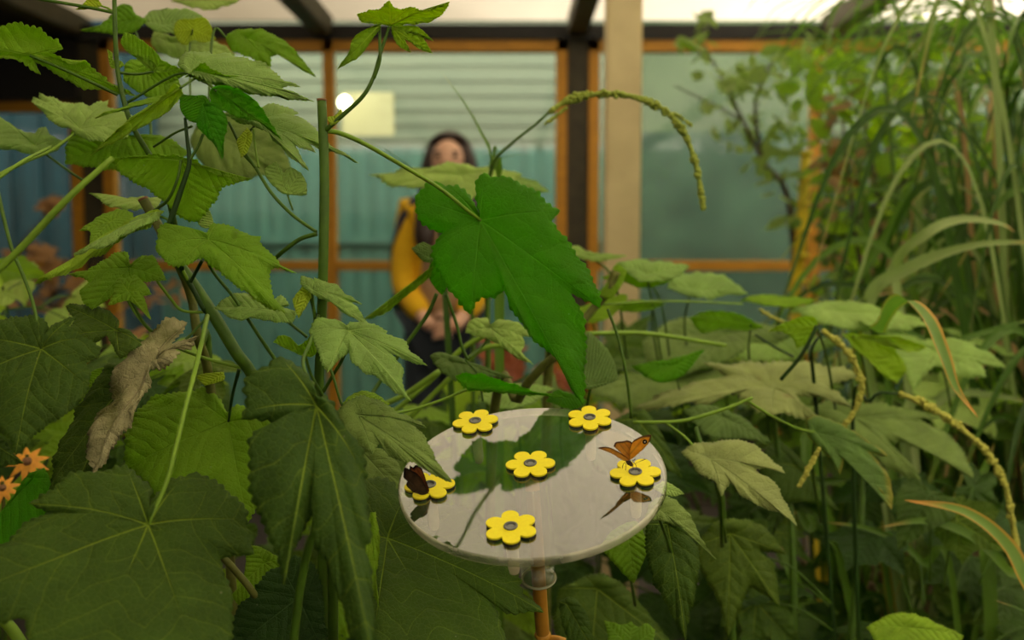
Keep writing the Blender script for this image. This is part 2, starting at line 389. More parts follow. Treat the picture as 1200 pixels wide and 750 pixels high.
def strap(parent, pts, width, mat, name='leaf', **kw):
    v, f, m = strap_geo(pts, width, **kw); o = mk(name, v, f, M[mat], parent); strap_attr(o, [m], [random.random()]); return o
def strapmass(parent, items, mat, name='foliage'):
    V = []; Fc = []; ms = []; rn = []
    for pts, width, kw in items:
        v, f, m = strap_geo(pts, width, **kw); n = len(V); V += v; Fc += [tuple(i+n for i in q) for q in f]; ms.append(m); rn.append(random.random())
    o = mk(name, V, Fc, M[mat], parent); strap_attr(o, ms, rn); return o
def px(pts, d=None):
    return [tuple(P(p[0], p[1], p[2] if len(p) > 2 else d)) for p in pts]
# ================================================================ THE SETTING
WY = 5.0; CZ = 2.27
def wx(p): return (p-600)/F*WY              # x on the window wall
def wz(p): return CAM.z+(270-p)/F*WY         # z on the window wall
M['orange'] = pmat('varnished_orange_wood', (0.56, 0.25, 0.006), 0.55, 0.12, 12, stretch=(1, 1, 6))
M['darkwood'] = pmat('dark_stained_wood', (0.055, 0.045, 0.020), 0.7, 0.2, 20)
M['black'] = pmat('black_painted_beam', (0.012, 0.010, 0.008), 0.7)
M['beam'] = pmat('olive_painted_rafter', (0.085, 0.075, 0.035), 0.7, 0.15, 10)
M['postwhite'] = pmat('cream_painted_post', (0.78, 0.64, 0.34), 0.6, 0.06, 9, (0.66, 0.53, 0.27), bump=0.05)
M['teal'] = pmat('teal_tarpaulin', (0.085, 0.215, 0.17), 0.6, 0.2, 5, (0.05, 0.145, 0.125), stretch=(7, 7, 0.5))
M['blue'] = pmat('blue_tarpaulin', (0.004, 0.050, 0.075), 0.8, 0.2, 5, (0.003, 0.024, 0.04), stretch=(6, 6, 0.5))
M['palesheet'] = pmat('pale_corrugated_sheet', (0.215, 0.25, 0.185), 0.6, 0.1, 3, (0.165, 0.205, 0.155), stretch=(0.6, 1, 12))
M['shade'] = pmat('dark_green_shade_net', (0.055, 0.115, 0.075), 0.8, 0.3, 4, (0.025, 0.06, 0.04))
M['shadetop'] = pmat('mossy_pale_net', (0.12, 0.17, 0.09), 0.8, 0.3, 2.5, (0.05, 0.085, 0.045))
M['soil'] = pmat('dark_soil', (0.035, 0.024, 0.014), 0.95, 0.3, 25, bump=0.8)
M['grass'] = pmat('outdoor_ground', (0.06, 0.08, 0.03), 0.95, 0.3, 10)
M['boards'] = pmat('dark_weathered_boards', (0.10, 0.08, 0.05), 0.8, 0.25, 8, stretch=(1, 1, 5))
def glassmat(name, tint=(0.92, 0.97, 0.94), haze=0.08, hazecol=(0.5, 0.6, 0.5), refl=1.0):
    m, nt, out = newmat(name); L = nt.links
    fr = N(nt, 'ShaderNodeFresnel'); fr.inputs[0].default_value = 1.5
    t = N(nt, 'ShaderNodeBsdfTransparent'); t.inputs[0].default_value = (*tint, 1)
    g = N(nt, 'ShaderNodeBsdfGlossy'); g.inputs['Roughness'].default_value = 0.03
    df = N(nt, 'ShaderNodeBsdfDiffuse'); df.inputs[0].default_value = (*hazecol, 1)
    tc = N(nt, 'ShaderNodeTexCoord'); nz = N(nt, 'ShaderNodeTexNoise'); nz.inputs['Scale'].default_value = 4; nz.inputs['Detail'].default_value = 6; L.new(tc.outputs['Object'], nz.inputs['Vector'])
    m1 = N(nt, 'ShaderNodeMixShader'); L.new(math_n(nt, 'MULTIPLY', nz.outputs[0], haze*2), m1.inputs[0]); L.new(t.outputs[0], m1.inputs[1]); L.new(df.outputs[0], m1.inputs[2])
    m2 = N(nt, 'ShaderNodeMixShader'); ge = N(nt, 'ShaderNodeNewGeometry'); L.new(math_n(nt, 'MULTIPLY', math_n(nt, 'MULTIPLY', fr.outputs[0], refl*1.6, clamp=True), math_n(nt, 'SUBTRACT', 1.0, ge.outputs['Backfacing'])), m2.inputs[0]); L.new(m1.outputs[0], m2.inputs[1]); L.new(g.outputs[0], m2.inputs[2])
    L.new(m2.outputs[0], out.inputs[0]); return m
M['dimglass'] = glassmat('dimming_glass', tint=(0.42, 0.44, 0.42), haze=0.1)  # dark tint added to hold back light from behind the lens
M['glass'] = glassmat('dusty_window_glass', haze=0.04, refl=0.7)
m, nt, out = newmat('white_translucent_roof_sheet')
tr = N(nt, 'ShaderNodeBsdfTranslucent'); df = N(nt, 'ShaderNodeBsdfDiffuse'); mx = N(nt, 'ShaderNodeMixShader'); mx.inputs[0].default_value = 0.15
tc = N(nt, 'ShaderNodeTexCoord'); mp = N(nt, 'ShaderNodeMapping'); mp.inputs['Scale'].default_value = (0.6, 0.25, 1); nt.links.new(tc.outputs['Object'], mp.inputs[0])
nz = N(nt, 'ShaderNodeTexNoise'); nz.inputs['Scale'].default_value = 2.2; nz.inputs['Detail'].default_value = 4; nt.links.new(mp.outputs[0], nz.inputs['Vector'])
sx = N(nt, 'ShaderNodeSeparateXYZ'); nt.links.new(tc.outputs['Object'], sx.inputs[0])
roof_fade = math_n(nt, 'MULTIPLY_ADD', sx.outputs[0], 0.26, 0.36, clamp=True)      # dimmer roof light towards the dark side wall, painted into the sheet colour
f_ = math_n(nt, 'ADD', math_n(nt, 'MULTIPLY', nz.outputs[0], 0.35), roof_fade, clamp=True)
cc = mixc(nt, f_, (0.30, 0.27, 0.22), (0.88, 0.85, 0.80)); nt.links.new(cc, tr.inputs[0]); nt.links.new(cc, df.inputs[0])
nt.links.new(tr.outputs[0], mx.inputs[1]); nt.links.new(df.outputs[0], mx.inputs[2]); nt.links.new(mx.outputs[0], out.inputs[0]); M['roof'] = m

def structure(o): o['kind'] = 'structure'; return o
XL, XR, YB = -4.6, 3.6, -2.2
# floor and the ground beyond
mb = MB(); mb.span((XL, YB, -0.1), (XR, WY+0.05, 0)); structure(mb.build('floor', M['soil']))
mb = MB(); mb.span((-12, WY+0.05, -0.12), (12, 12, -0.02)); structure(mb.build('ground_outside', M['grass']))
# side walls of boards; low unseen back wall shaped to limit front light
for nm, a, b in (('wall_left', (XL-0.08, YB, 0), (XL, WY, CZ)), ('wall_right', (XR, YB, 0), (XR+0.08, WY, CZ)), ('wall_back', (XL, YB-0.08, 0), (XR, YB, 1.55))):
    mb = MB(); mb.span(a, b); structure(mb.build(nm, M['boards']))
# unseen tinted pane above the back wall, added to halve the front light
mb = MB(); mb.span((XL, YB-0.05, 1.55), (XR, YB-0.04, CZ)); structure(mb.build('window_4', M['dimglass']))
# roof: translucent sheets, opaque dark strip at the left
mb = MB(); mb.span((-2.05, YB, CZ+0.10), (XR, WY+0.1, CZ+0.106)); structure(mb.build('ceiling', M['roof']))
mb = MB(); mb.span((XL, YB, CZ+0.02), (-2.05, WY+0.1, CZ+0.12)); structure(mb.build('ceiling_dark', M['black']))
k = 0
for x0 in (-2.08, -0.90, 0.31, 1.52, 2.73):
    k += 1; mb = MB(); mb.span((x0-0.045, YB, CZ-0.0), (x0+0.045, WY, CZ+0.10), bev=0.006); structure(mb.build('trim_%d' % k, M['beam']))
# black wall plate over the windows, dark posts between the units, sill wall
k += 1; mb = MB(); mb.span((XL, WY-0.06, wz(54)), (XR, WY+0.04, wz(44)+0.03)); structure(mb.build('trim_%d' % k, M['black']))
for a, b in ((663, 688), (104, 129)):
    k += 1; mb = MB(); mb.span((wx(a), WY-0.03, 0), (wx(b), WY+0.05, wz(54))); structure(mb.build('trim_%d' % k, M['darkwood']))
k += 1; mb = MB(); mb.span((XL, WY-0.05, wz(124)), (wx(104), WY+0.04, wz(54))); structure(mb.build('trim_%d' % k, M['black']))
mb = MB(); mb.span((XL, WY-0.02, 0), (XR, WY+0.04, 0.35)); structure(mb.build('wall_front', M['boards']))
# windows
def window(n, xa, xm, xb, ztop):
    t = 0.052; y0, y1 = WY-0.05, WY+0.02; z0 = 0.35; zt = wz(311)
    mb = MB()
    mb.span((xa, y0, z0), (xa+t, y1, ztop), bev=0.004); mb.span((xb-t, y0, z0), (xb, y1, ztop), bev=0.004)
    if xm is not None: mb.span((xm-t/2, y0, z0), (xm+t/2, y1, ztop), bev=0.004)
    mb.span((xa, y0, ztop-t*1.2), (xb, y1-0.002, ztop), bev=0.004); mb.span((xa, y0, z0), (xb, y1-0.002, z0+t), bev=0.004)
    mb.span((xa, y0+0.004, zt-t*0.45), (xb, y1-0.004, zt+t*0.45), bev=0.004)
    w_ = structure(mb.build('window_%d' % n, M['orange'], None))
    g = MB(); g.span((xa+0.01, WY-0.012, z0), (xb-0.01, WY-0.008, ztop)); g.build('pane', M['glass'], w_)
    return w_
window(1, wx(129), wx(390), wx(663), wz(52)); window(2, wx(688), wx(950), wx(1214), wz(52)); window(3, wx(-430), wx(-150), wx(104), wz(120))
# what stands outside
YO = 6.4
mb = MB()
for i in range(40):   # shallow corrugated pale sheet
    z0 = 1.86+i*0.045; mb.span((-3.1, YO-0.01-0.012*(i % 2), z0), (0.62, YO+0.02, z0+0.045))
structure(mb.build('wall_outside_upper', M['palesheet']))
mb = MB()
for i in range(60):
    x0 = -2.45+i*0.052; mb.span((x0, YO-0.012*(i % 2), 0), (x0+0.052, YO+0.02, 1.86))
mb.span((-2.45, YO-0.04, 1.27), (0.67, YO-0.013, 1.32))
structure(mb.build('wall_outside_teal', M['teal']))
mb = MB()
for i in range(60):
    x0 = -2.45-5.2+0.3+i*0.087; mb.span((x0, YO-0.2-0.015*(i % 2), 0), (x0+0.087, YO-0.17, 2.6))
structure(mb.build('wall_outside_blue', M['blue']))
mb = MB(); mb.span((0.67, YO-0.05, 0), (6.5, YO, 1.95)); structure(mb.build('wall_outside_green', M['shade']))
mb = MB(); mb.span((0.62, YO+0.1, 1.9), (6.5, YO+0.15, 3.6)); structure(mb.build('wall_outside_net', M['shadetop']))
# cream post
pp = P(728, 270, 3.3); mb = MB(); mb.span((pp.x-0.055, pp.y-0.055, 0), (pp.x+0.055, pp.y+0.055, CZ+0.09), bev=0.006)
structure(mb.build('post_cream', M['postwhite'])).name = 'trim_20'
# glow ball and pale panel standing in for a reflected lamp and light patch
m, nt, out = newmat('lamp_reflection_glow'); e = N(nt, 'ShaderNodeEmission'); e.inputs[0].default_value = (1, 0.86, 0.5, 1); e.inputs[1].default_value = 9; nt.links.new(e.outputs[0], out.inputs[0]); M['glow'] = m
M['cream'] = pmat('reflected_light_patch', (0.55, 0.52, 0.30), 0.6, 0.08, 5)
lp = P(404, 120, 6.1)
t = thing('lamp_reflection', 'glowing ball standing in for a lamp reflection in the window glass', 'lamp reflection', lp)
bm = bmesh.new(); bmesh.ops.create_uvsphere(bm, u_segments=24, v_segments=14, radius=0.036)
mk('glow_ball', [v.co+lp for v in bm.verts], [[v.index for v in f.verts] for f in bm.faces], M['glow'], t); bm.free()
tube('ball_mount', [lp+Vector((0, 0.03, 0.02)), lp+Vector((0, 0.25, 0.05))], 0.015, M['black'], t, 12, 3)
a = P(401, 160, 6.3); b = P(462, 108, 6.3)  # pale panel painted as the light patch reflected on the glass
t = thing('light_patch', 'pale yellow square standing in for the light patch reflected in the window glass', 'board', (a.x, a.y, a.z))
mb = MB(); mb.span((a.x, a.y, a.z), (b.x, a.y+0.03, b.z), bev=0.004); mb.build('panel', M['cream'], t)
mb = MB(); mb.span((a.x-0.01, a.y+0.015, b.z), (b.x+0.01, a.y+0.035, b.z+0.02)); mb.build('frame', M['palesheet'], t)

# ================================================================ THE FEEDER
v0 = (P(623, 556, 0.76)-CAM).normalized()
DC = P(623, 556, 0.76)
s_ = 0.552; upp = (UP-v0*UP.dot(v0)).normalized(); rtp = upp.cross(v0)*-1
rtp = v0.cross(upp)
roll = math.radians(4.0)
uu = (upp*math.cos(roll)-rtp*math.sin(roll)).normalized()
DN = (-v0*s_+uu*math.sqrt(1-s_*s_)).normalized()          # disc normal, leaning to the lens
DX = (rtp-DN*rtp.dot(DN)).normalized(); DY = DN.cross(DX)
DR = 0.0995; TH = 0.0068
def onDisc(x, y, off=0.0):
    r = (P(x, y, 1)-CAM); o = DC+DN*off; t = (o-CAM).dot(DN)/r.dot(DN); return CAM+r*t
def DL(x, y, z): return DC+DX*x+DY*y+DN*z
def acrylic(name, tint, gl, haze, rough=0.04, hazecol=(0.75, 0.74, 0.66), streak=True):
    m, nt, out = newmat(name); L = nt.links
    t = N(nt, 'ShaderNodeBsdfTransparent'); t.inputs[0].default_value = (*tint, 1)
    g = N(nt, 'ShaderNodeBsdfGlossy'); g.inputs['Roughness'].default_value = rough
    df = N(nt, 'ShaderNodeBsdfDiffuse'); df.inputs[0].default_value = (*hazecol, 1)
    tc = N(nt, 'ShaderNodeTexCoord'); mp = N(nt, 'ShaderNodeMapping'); mp.inputs['Scale'].default_value = (60, 9, 9) if streak else (20, 20, 20); L.new(tc.outputs['Object'], mp.inputs[0])
    nz = N(nt, 'ShaderNodeTexNoise'); nz.inputs['Scale'].default_value = 1.0; nz.inputs['Detail'].default_value = 5; L.new(mp.outputs[0], nz.inputs['Vector'])
    vo = N(nt, 'ShaderNodeTexVoronoi'); vo.inputs['Scale'].default_value = 160; L.new(tc.outputs['Object'], vo.inputs['Vector'])
    dots = math_n(nt, 'MULTIPLY', math_n(nt, 'LESS_THAN', vo.outputs['Distance'], 0.16), math_n(nt, 'GREATER_THAN', nz.outputs[0], 0.52))
    hz = math_n(nt, 'ADD', math_n(nt, 'MULTIPLY', math_n(nt, 'MULTIPLY_ADD', nz.outputs[0], 3.2, -1.1, clamp=True), haze), math_n(nt, 'MULTIPLY', dots, 0.10))
    m1 = N(nt, 'ShaderNodeMixShader'); L.new(hz, m1.inputs[0]); L.new(t.outputs[0], m1.inputs[1]); L.new(df.outputs[0], m1.inputs[2])
    bp = N(nt, 'ShaderNodeBump'); bp.inputs['Strength'].default_value = 0.06; bp.inputs['Distance'].default_value = 0.001; L.new(nz.outputs[0], bp.inputs['Height']); L.new(bp.outputs[0], g.inputs['Normal'])
    fr = N(nt, 'ShaderNodeFresnel'); fr.inputs[0].default_value = 1.49; ge = N(nt, 'ShaderNodeNewGeometry')
    front = math_n(nt, 'SUBTRACT', 1.0, ge.outputs['Backfacing'])      # reflect once, at the outer face
    m2 = N(nt, 'ShaderNodeMixShader'); L.new(math_n(nt, 'MULTIPLY', math_n(nt, 'MULTIPLY', fr.outputs[0], gl, clamp=True), front), m2.inputs[0]); L.new(m1.outputs[0], m2.inputs[1]); L.new(g.outputs[0], m2.inputs[2])
    L.new(m2.outputs[0], out.inputs[0]); return m
M['acryl'] = acrylic('clear_acrylic_plate', (0.92, 0.96, 0.86), 5.6, 0.02, hazecol=(0.72, 0.73, 0.72))
M['acryledge'] = acrylic('acrylic_polished_edge', (0.75, 0.78, 0.6), 1.6, 0.75, 0.1, (0.78, 0.76, 0.55), False)
M['acryltube'] = acrylic('clear_acrylic_tube', (0.93, 0.95, 0.88), 1.6, 0.05, 0.04, (0.7, 0.7, 0.6), False)
M['dowel'] = pmat('orange_brown_bamboo', (0.55, 0.27, 0.03), 0.45, 0.2, 12, (0.40, 0.18, 0.015), stretch=(8, 8, 1), bump=0.1)
foot = DC-DN*(DC.z/DN.z)
feeder = thing('butterfly_feeder', 'round clear acrylic feeding plate on a thin brown cane', 'feeder', (foot.x, foot.y, 0))
# plate with rounded rim
nseg = 128; prof = [(0, TH/2, 0), (DR-0.0016, TH/2, 0), (DR-0.0006, TH/2-0.0004, 1), (DR, TH/2-0.0012, 1), (DR, -TH/2+0.0012, 1), (DR-0.0006, -TH/2+0.0004, 1), (DR-0.002, -TH/2, 1), (0, -TH/2, 0)]
V = [DL(0, 0, -0.0)+DN*0]; V = []; Fc = []; mi = []
V.append(DL(0, 0, 0)); 
for r, z, _ in prof[1:-1]:
    for k2 in range(nseg):
        a2 = 2*math.pi*k2/nseg; V.append(DL(r*math.cos(a2), r*math.sin(a2), z-TH/2))
V.append(DL(0, 0, -TH)); nb = len(prof)-2
for k2 in range(nseg): Fc.append((0, 1+k2, 1+(k2+1) % nseg)); mi.append(0)
for i in range(nb-1):
    for k2 in range(nseg): Fc.append((1+i*nseg+k2, 1+(i+1)*nseg+k2, 1+(i+1)*nseg+(k2+1) % nseg, 1+i*nseg+(k2+1) % nseg)); mi.append(1)
for k2 in range(nseg): Fc.append((len(V)-1, 1+(nb-1)*nseg+(k2+1) % nseg, 1+(nb-1)*nseg+k2)); mi.append(0)
plate = mk('plate', V, Fc, None, feeder, True, [M['acryl'], M['acryledge']], mi)
plate.data.polygons.foreach_set('use_smooth', [x == 1 for x in mi]); plate.data.update(); plate.data.set_sharp_from_angle(angle=math.radians(50)) if False else None
plate['label'] = 'round clear acrylic plate with a pale polished edge'
# collar tube under the plate
def ringtube(name, r0, r1, z0, z1, mat, parent, cx=0, cy=0, n=40):
    V = []; Fc = []
    for r, z in ((r1, z0), (r1, z1), (r0, z1), (r0, z0)):
        for k2 in range(n):
            a2 = 2*math.pi*k2/n; V.append(DL(cx+r*math.cos(a2), cy+r*math.sin(a2), z))
    for i in range(4):
        j = (i+1) % 4
        for k2 in range(n): Fc.append((i*n+k2, i*n+(k2+1) % n, j*n+(k2+1) % n, j*n+k2))
    return mk(name, V, Fc, mat, parent, True)
ringtube('collar', 0.0122, 0.0137, -TH, -0.096, M['acryltube'], feeder)
ringtube('collar_rim', 0.0120, 0.0139, -0.0955, -0.0967, M['acryledge'], feeder)
# cane
e0 = DC-DN*(TH+0.0005); pts = [e0, e0+(foot-e0)*0.12, e0+(foot-e0)*0.5, foot-DN*0.02]
cane = tube('cane', [tuple(p) for p in pts], [0.0054, 0.0056, 0.006], M['dowel'], feeder, 20, 6)
cane['label'] = 'orange brown bamboo cane'
q = e0+(foot-e0)*0.092
mb = MB()
for k2 in (0.118, 0.36, 0.62):
    q = e0+(foot-e0)*k2; mb.tube([q-DN*0.0025, q, q+DN*0.0025], [0.0058, 0.0068, 0.0058], 20, 0, True, 3)
qa = e0+(foot-e0)*0.121
mb.tube([qa, qa+Vector((0.010, -0.004, 0.002)), qa+Vector((0.018, -0.006, 0.001))], [0.0028, 0.0024, 0.0018], 8)
mb.build('cane_node', M['dowel'], feeder, True)

# feeding flowers
M['yel'] = pmat('yellow_foam', (0.92, 0.80, 0.004), 0.6, 0.03, 400, (0.86, 0.73, 0.004))
M['foam'] = pmat('black_foam', (0.02, 0.016, 0.012), 0.8)
M['grommet'] = pmat('grey_plastic_grommet', (0.13, 0.13, 0.11), 0.35, 0.1, 50)
M['grominner'] = pmat('clear_grommet_well', (0.34, 0.35, 0.30), 0.25, 0.3, 300)
M['vial'] = acrylic('milky_vial_plastic', (0.9, 0.85, 0.72), 1.0, 0.75, 0.15, (0.95, 0.86, 0.64), False)
def petal_outline(n=144, R=0.0187, ph=0.0):
    pts = []; c = 0.0125; pr = R-c
    for k2 in range(n):
        a2 = 2*math.pi*k2/n
        dl = ((a2 - ph + math.pi/6) % (math.pi/3))-math.pi/6
        disc = pr*pr-(c*math.sin(dl))**2
        r = c*math.cos(dl)+math.sqrt(max(disc, 0)) if disc > 0 else 0
        r = max(r, 0.0092)
        pts.append((r*math.cos(a2), r*math.sin(a2)))
    # light smoothing in the notches
    P_ = np.array(pts)
    for _ in range(1): P_ = 0.25*np.roll(P_, 1, 0)+0.5*P_+0.25*np.roll(P_, -1, 0)
    return P_
def lathe_local(profile, C0, n=32):
    V = []; Fc = []
    for r, z in profile:
        for k2 in range(n):
            a2 = 2*math.pi*k2/n; V.append(C0+DX*r*math.cos(a2)+DY*r*math.sin(a2)+DN*z)
    for i in range(len(profile)-1):
        for k2 in range(n): Fc.append((i*n+k2, i*n+(k2+1) % n, (i+1)*n+(k2+1) % n, (i+1)*n+k2))
    Fc.append(tuple(range(n))); Fc.append(tuple((len(profile)-1)*n+k2 for k2 in range(n)))
    return V, Fc
FL = [(557, 494, 10, 'yellow foam feeding flower, back one on the plate nearer the tall green stem'),
      (691, 490, 30, 'yellow foam feeding flower at the back of the plate, empty, nearer the cream post'),
      (621.5, 544, 0, 'yellow foam feeding flower in the centre of the clear plate'),
      (744.5, 554, 0, 'yellow foam feeding flower under the open-winged orange butterfly'),
      (598.5, 618, 33, 'yellow foam feeding flower at the front rim of the plate, above the cane'),
      (503.5, 569, 5, 'yellow foam feeding flower under the dark closed-winged butterfly and a leaf tip')]
flowers = []
for x, y, ph, lab in FL:
    C0 = onDisc(x, y, 0.0022)-DN*0.0022+DN*0.0004
    fl = thing('feeding_flower', lab, 'feeding flower', C0, 'feeding flowers on the clear plate')
    po = petal_outline(ph=math.radians(ph)); n = len(po)
    def layer(name, z0, z1, mat, sc_=1.0):
        V = []; Fc = []
        rings = [(0.0045, z0), (0.985*sc_, z0), (sc_, z0+0.0002), (sc_, z1-0.0003), (0.985*sc_, z1), (0.0045, z1)]
        for q_, z in rings:
            for (a2, b2) in po:
                l = math.hypot(a2, b2)
                if q_ < 0.1: aa, bb = a2/l*q_, b2/l*q_
                else: aa, bb = a2*q_, b2*q_
                V.append(C0+DX*aa+DY*bb+DN*z)
        for i in range(len(rings)-1):
            for k2 in range(n): Fc.append((i*n+k2, i*n+(k2+1) % n, (i+1)*n+(k2+1) % n, (i+1)*n+k2))
        return mk(name, V, Fc, mat, fl, False)
    layer('petals', 0.0012, 0.0027, M['yel'])['label'] = 'flat yellow six-petalled top'
    layer('foam_base', -0.0002, 0.00125, M['foam'], 0.99)['label'] = 'black foam underside'
    v, f = lathe_local([(0.0046, 0.0024), (0.0050, 0.0030), (0.0049, 0.0034), (0.0040, 0.0037), (0.0034, 0.0033), (0.0031, 0.0026), (0.0031, 0.0008)], C0)
    mk('grommet', v, f[:-2], M['grommet'], fl)
    v, f = lathe_local([(0.0031, 0.0022), (0.0022, 0.0018), (0.0001, 0.0016)], C0, 24); mk('well', v, f[:-2], M['grominner'], fl)
    v, f = lathe_local([(0.0042, 0.0008), (0.0042, -TH-0.012), (0.0041, -TH-0.025), (0.0034, -TH-0.0295), (0.0014, -TH-0.0312)], C0, 24)
    mk('vial', v, f, M['vial'], fl)
    flowers.append(C0)

# butterflies
M['wingor'] = None
def wingmat(name, ca, cb, edgec, spots=True):
    m, nt, out = newmat(name); L = nt.links
    at = N(nt, 'ShaderNodeAttribute'); at.attribute_name = 'vd'; sp = N(nt, 'ShaderNodeSeparateXYZ'); L.new(at.outputs['Vector'], sp.inputs[0])
    u, v, e_ = sp.outputs
    tc = N(nt, 'ShaderNodeTexCoord'); nz = N(nt, 'ShaderNodeTexNoise'); nz.inputs['Scale'].default_value = 260; nz.inputs['Detail'].default_value = 5; L.new(tc.outputs['Object'], nz.inputs['Vector'])
    c = mixc(nt, math_n(nt, 'MULTIPLY_ADD', nz.outputs[0], 2.6, -0.8, clamp=True), ca, cb)
    wv = math_n(nt, 'MULTIPLY', math_n(nt, 'POWER', math_n(nt, 'ABSOLUTE', math_n(nt, 'SINE', math_n(nt, 'MULTIPLY', v, 15.0))), 12.0), 0.35)
    c = mixc(nt, wv, c, edgec)
    f = math_n(nt, 'MULTIPLY', math_n(nt, 'SUBTRACT', math_n(nt, 'MULTIPLY_ADD', nz.outputs[0], 0.12, e_), 0.93), 14.0, clamp=True)
    c = mixc(nt, f, c, edgec)
    if spots:
        dx = math_n(nt, 'SUBTRACT', u, 0.70); dy = math_n(nt, 'SUBTRACT', v, 0.42)
        dist = math_n(nt, 'SQRT', math_n(nt, 'ADD', math_n(nt, 'MULTIPLY', dx, dx), math_n(nt, 'MULTIPLY', dy, dy)))
        c = mixc(nt, math_n(nt, 'LESS_THAN', dist, 0.075), c, (0.02, 0.01, 0.005))
        c = mixc(nt, math_n(nt, 'LESS_THAN', dist, 0.022), c, (0.9, 0.85, 0.7))
    bs = N(nt, 'ShaderNodeBsdfPrincipled'); L.new(c, bs.inputs['Base Color']); bs.inputs['Roughness'].default_value = 0.75; bs.inputs['Specular IOR Level'].default_value = 0.2
    trn = N(nt, 'ShaderNodeBsdfTranslucent'); L.new(c, trn.inputs[0]); mx = N(nt, 'ShaderNodeMixShader'); mx.inputs[0].default_value = 0.45
    L.new(bs.outputs[0], mx.inputs[1]); L.new(trn.outputs[0], mx.inputs[2]); L.new(mx.outputs[0], out.inputs[0]); return m
M['wingorange'] = wingmat('orange_brown_wing', (0.80, 0.34, 0.02), (0.95, 0.52, 0.04), (0.10, 0.04, 0.012))
M['winghind'] = wingmat('orange_hindwing', (0.55, 0.24, 0.03), (0.78, 0.38, 0.04), (0.10, 0.045, 0.015), False)
M['wingbrown'] = wingmat('dark_brown_wing_underside', (0.05, 0.03, 0.016), (0.12, 0.06, 0.025), (0.025, 0.014, 0.008), False)
M['wingred'] = wingmat('reddish_forewing', (0.22, 0.06, 0.02), (0.35, 0.10, 0.02), (0.02, 0.01, 0.006), False)
M['fur'] = pmat('brown_fur', (0.10, 0.055, 0.025), 0.9, 0.3, 900, bump=0.5)
def wing(name, s, J, d, mat, parent, gx=0, gy=0):
    ctrl = [(a, x, y, z or 0.0) for a, x, y, z in parse(s)]
    def mapf(x, y, z): return P(x, y, d+gx*(x-J[0])/100+gy*(y-J[1])/100+z/100)
    Q = outline(ctrl, 50, 0.35, 4, 0.05, 3); n = len(Q); R_ = 8
    A = np.array([mapf(*q) for q in Q]); Jw = np.array(mapf(J[0], J[1], 0)); V = [Jw]; U = [(0, 0, 0)]
    mxd = max(np.linalg.norm(A-Jw, axis=1)); far = A[np.argmax(np.linalg.norm(A-Jw, axis=1))]-Jw; fa = far/np.linalg.norm(far)
    nr = np.sum(np.cross(A-Jw, np.roll(A-Jw, -1, 0)), 0); nr /= np.linalg.norm(nr); fb = np.cross(nr, fa)
    for r in range(1, R_+1):
        for k2 in range(n):
            vv = (A[k2]-Jw)*r/R_; V.append(Jw+vv+nr*0.0006*math.sin(3.1*r/R_)); U.append((vv@fa/mxd, vv@fb/mxd+0.4, r/R_))
    Fc = [(0, 1+k2, 1+(k2+1) % n) for k2 in range(n)]
    for i in range(R_-1):
        a2 = 1+i*n; b2 = a2+n; Fc += [(a2+k2, b2+k2, b2+(k2+1) % n, a2+(k2+1) % n) for k2 in range(n)]
    o = mk(name, V, Fc, M[mat], parent); at = o.data.attributes.new('vd', 'FLOAT_VECTOR', 'POINT'); at.data.foreach_set('vector', np.array(U, dtype=np.float32).ravel())
    so = o.modifiers.new('thickness', 'SOLIDIFY'); so.thickness = 0.00015
    return o
# open one, orange
dB = (flowers[3]-CAM).dot(FW)
b0 = P(737.5, 541, dB-0.006)
bf = thing('butterfly', 'orange butterfly with half-open wings and a dark eyespot, on a yellow flower', 'butterfly', b0)
wing('forewing', "T763.5,509.5 c757,510 c748,513 c741,518 c738,527 s738,539 c744,535 c753,527 c761,518", (738.5, 538), dB-0.005, 'wingorange', bf, 0.01, 0.01)['label'] = 'orange forewing with dark margin and eyespot'
wing('hindwing', "T719,523 c722,518 c730,517 c736,516 c741,520 c739,530 s738,540 c732,535 c726,529", (737, 538), dB-0.004, 'winghind', bf, 0.03, 0.0)
wing('forewing', "T700,525 c708,523.5 c716,525 c724,529 c732,534 s738,540 c730,539.5 c720,533.5 c709,527.5", (736.5, 539), dB-0.009, 'winghind', bf, 0.03, 0.0)['label'] = 'forewing seen almost edge on'
def insect_body(parent, A, B, r):
    pts = [A, A+(B-A)*0.25, A+(B-A)*0.45, A+(B-A)*0.62, A+(B-A)*0.78, A+(B-A)*0.88, B]
    return tube('body', [tuple(p) for p in pts], [r*0.25, r*0.7, r*0.8, r*1.25, r*0.9, r*0.75, r*0.5], M['fur'], parent, 12, 5)
insect_body(bf, P(731, 536, dB-0.004), P(741, 546, dB-0.008), 0.0016)
for dx in (-3, 5):
    tube('antenna', px([(741, 545, dB-0.008), (744+dx, 541, dB-0.011), (749+dx*1.5, 538, dB-0.013)]), [0.00013, 0.00013, 0.0004], M['fur'], bf, 6, 5)
for dx, dy in ((-6, 9), (-3, 12), (7, 9), (4, 12)):
    tube('leg', px([(737, 542, dB-0.006), (737+dx, 543, dB-0.008), (737+dx*1.3, 542+dy*0.75, dB-0.004)]), 0.00018, M['fur'], bf, 6, 4)
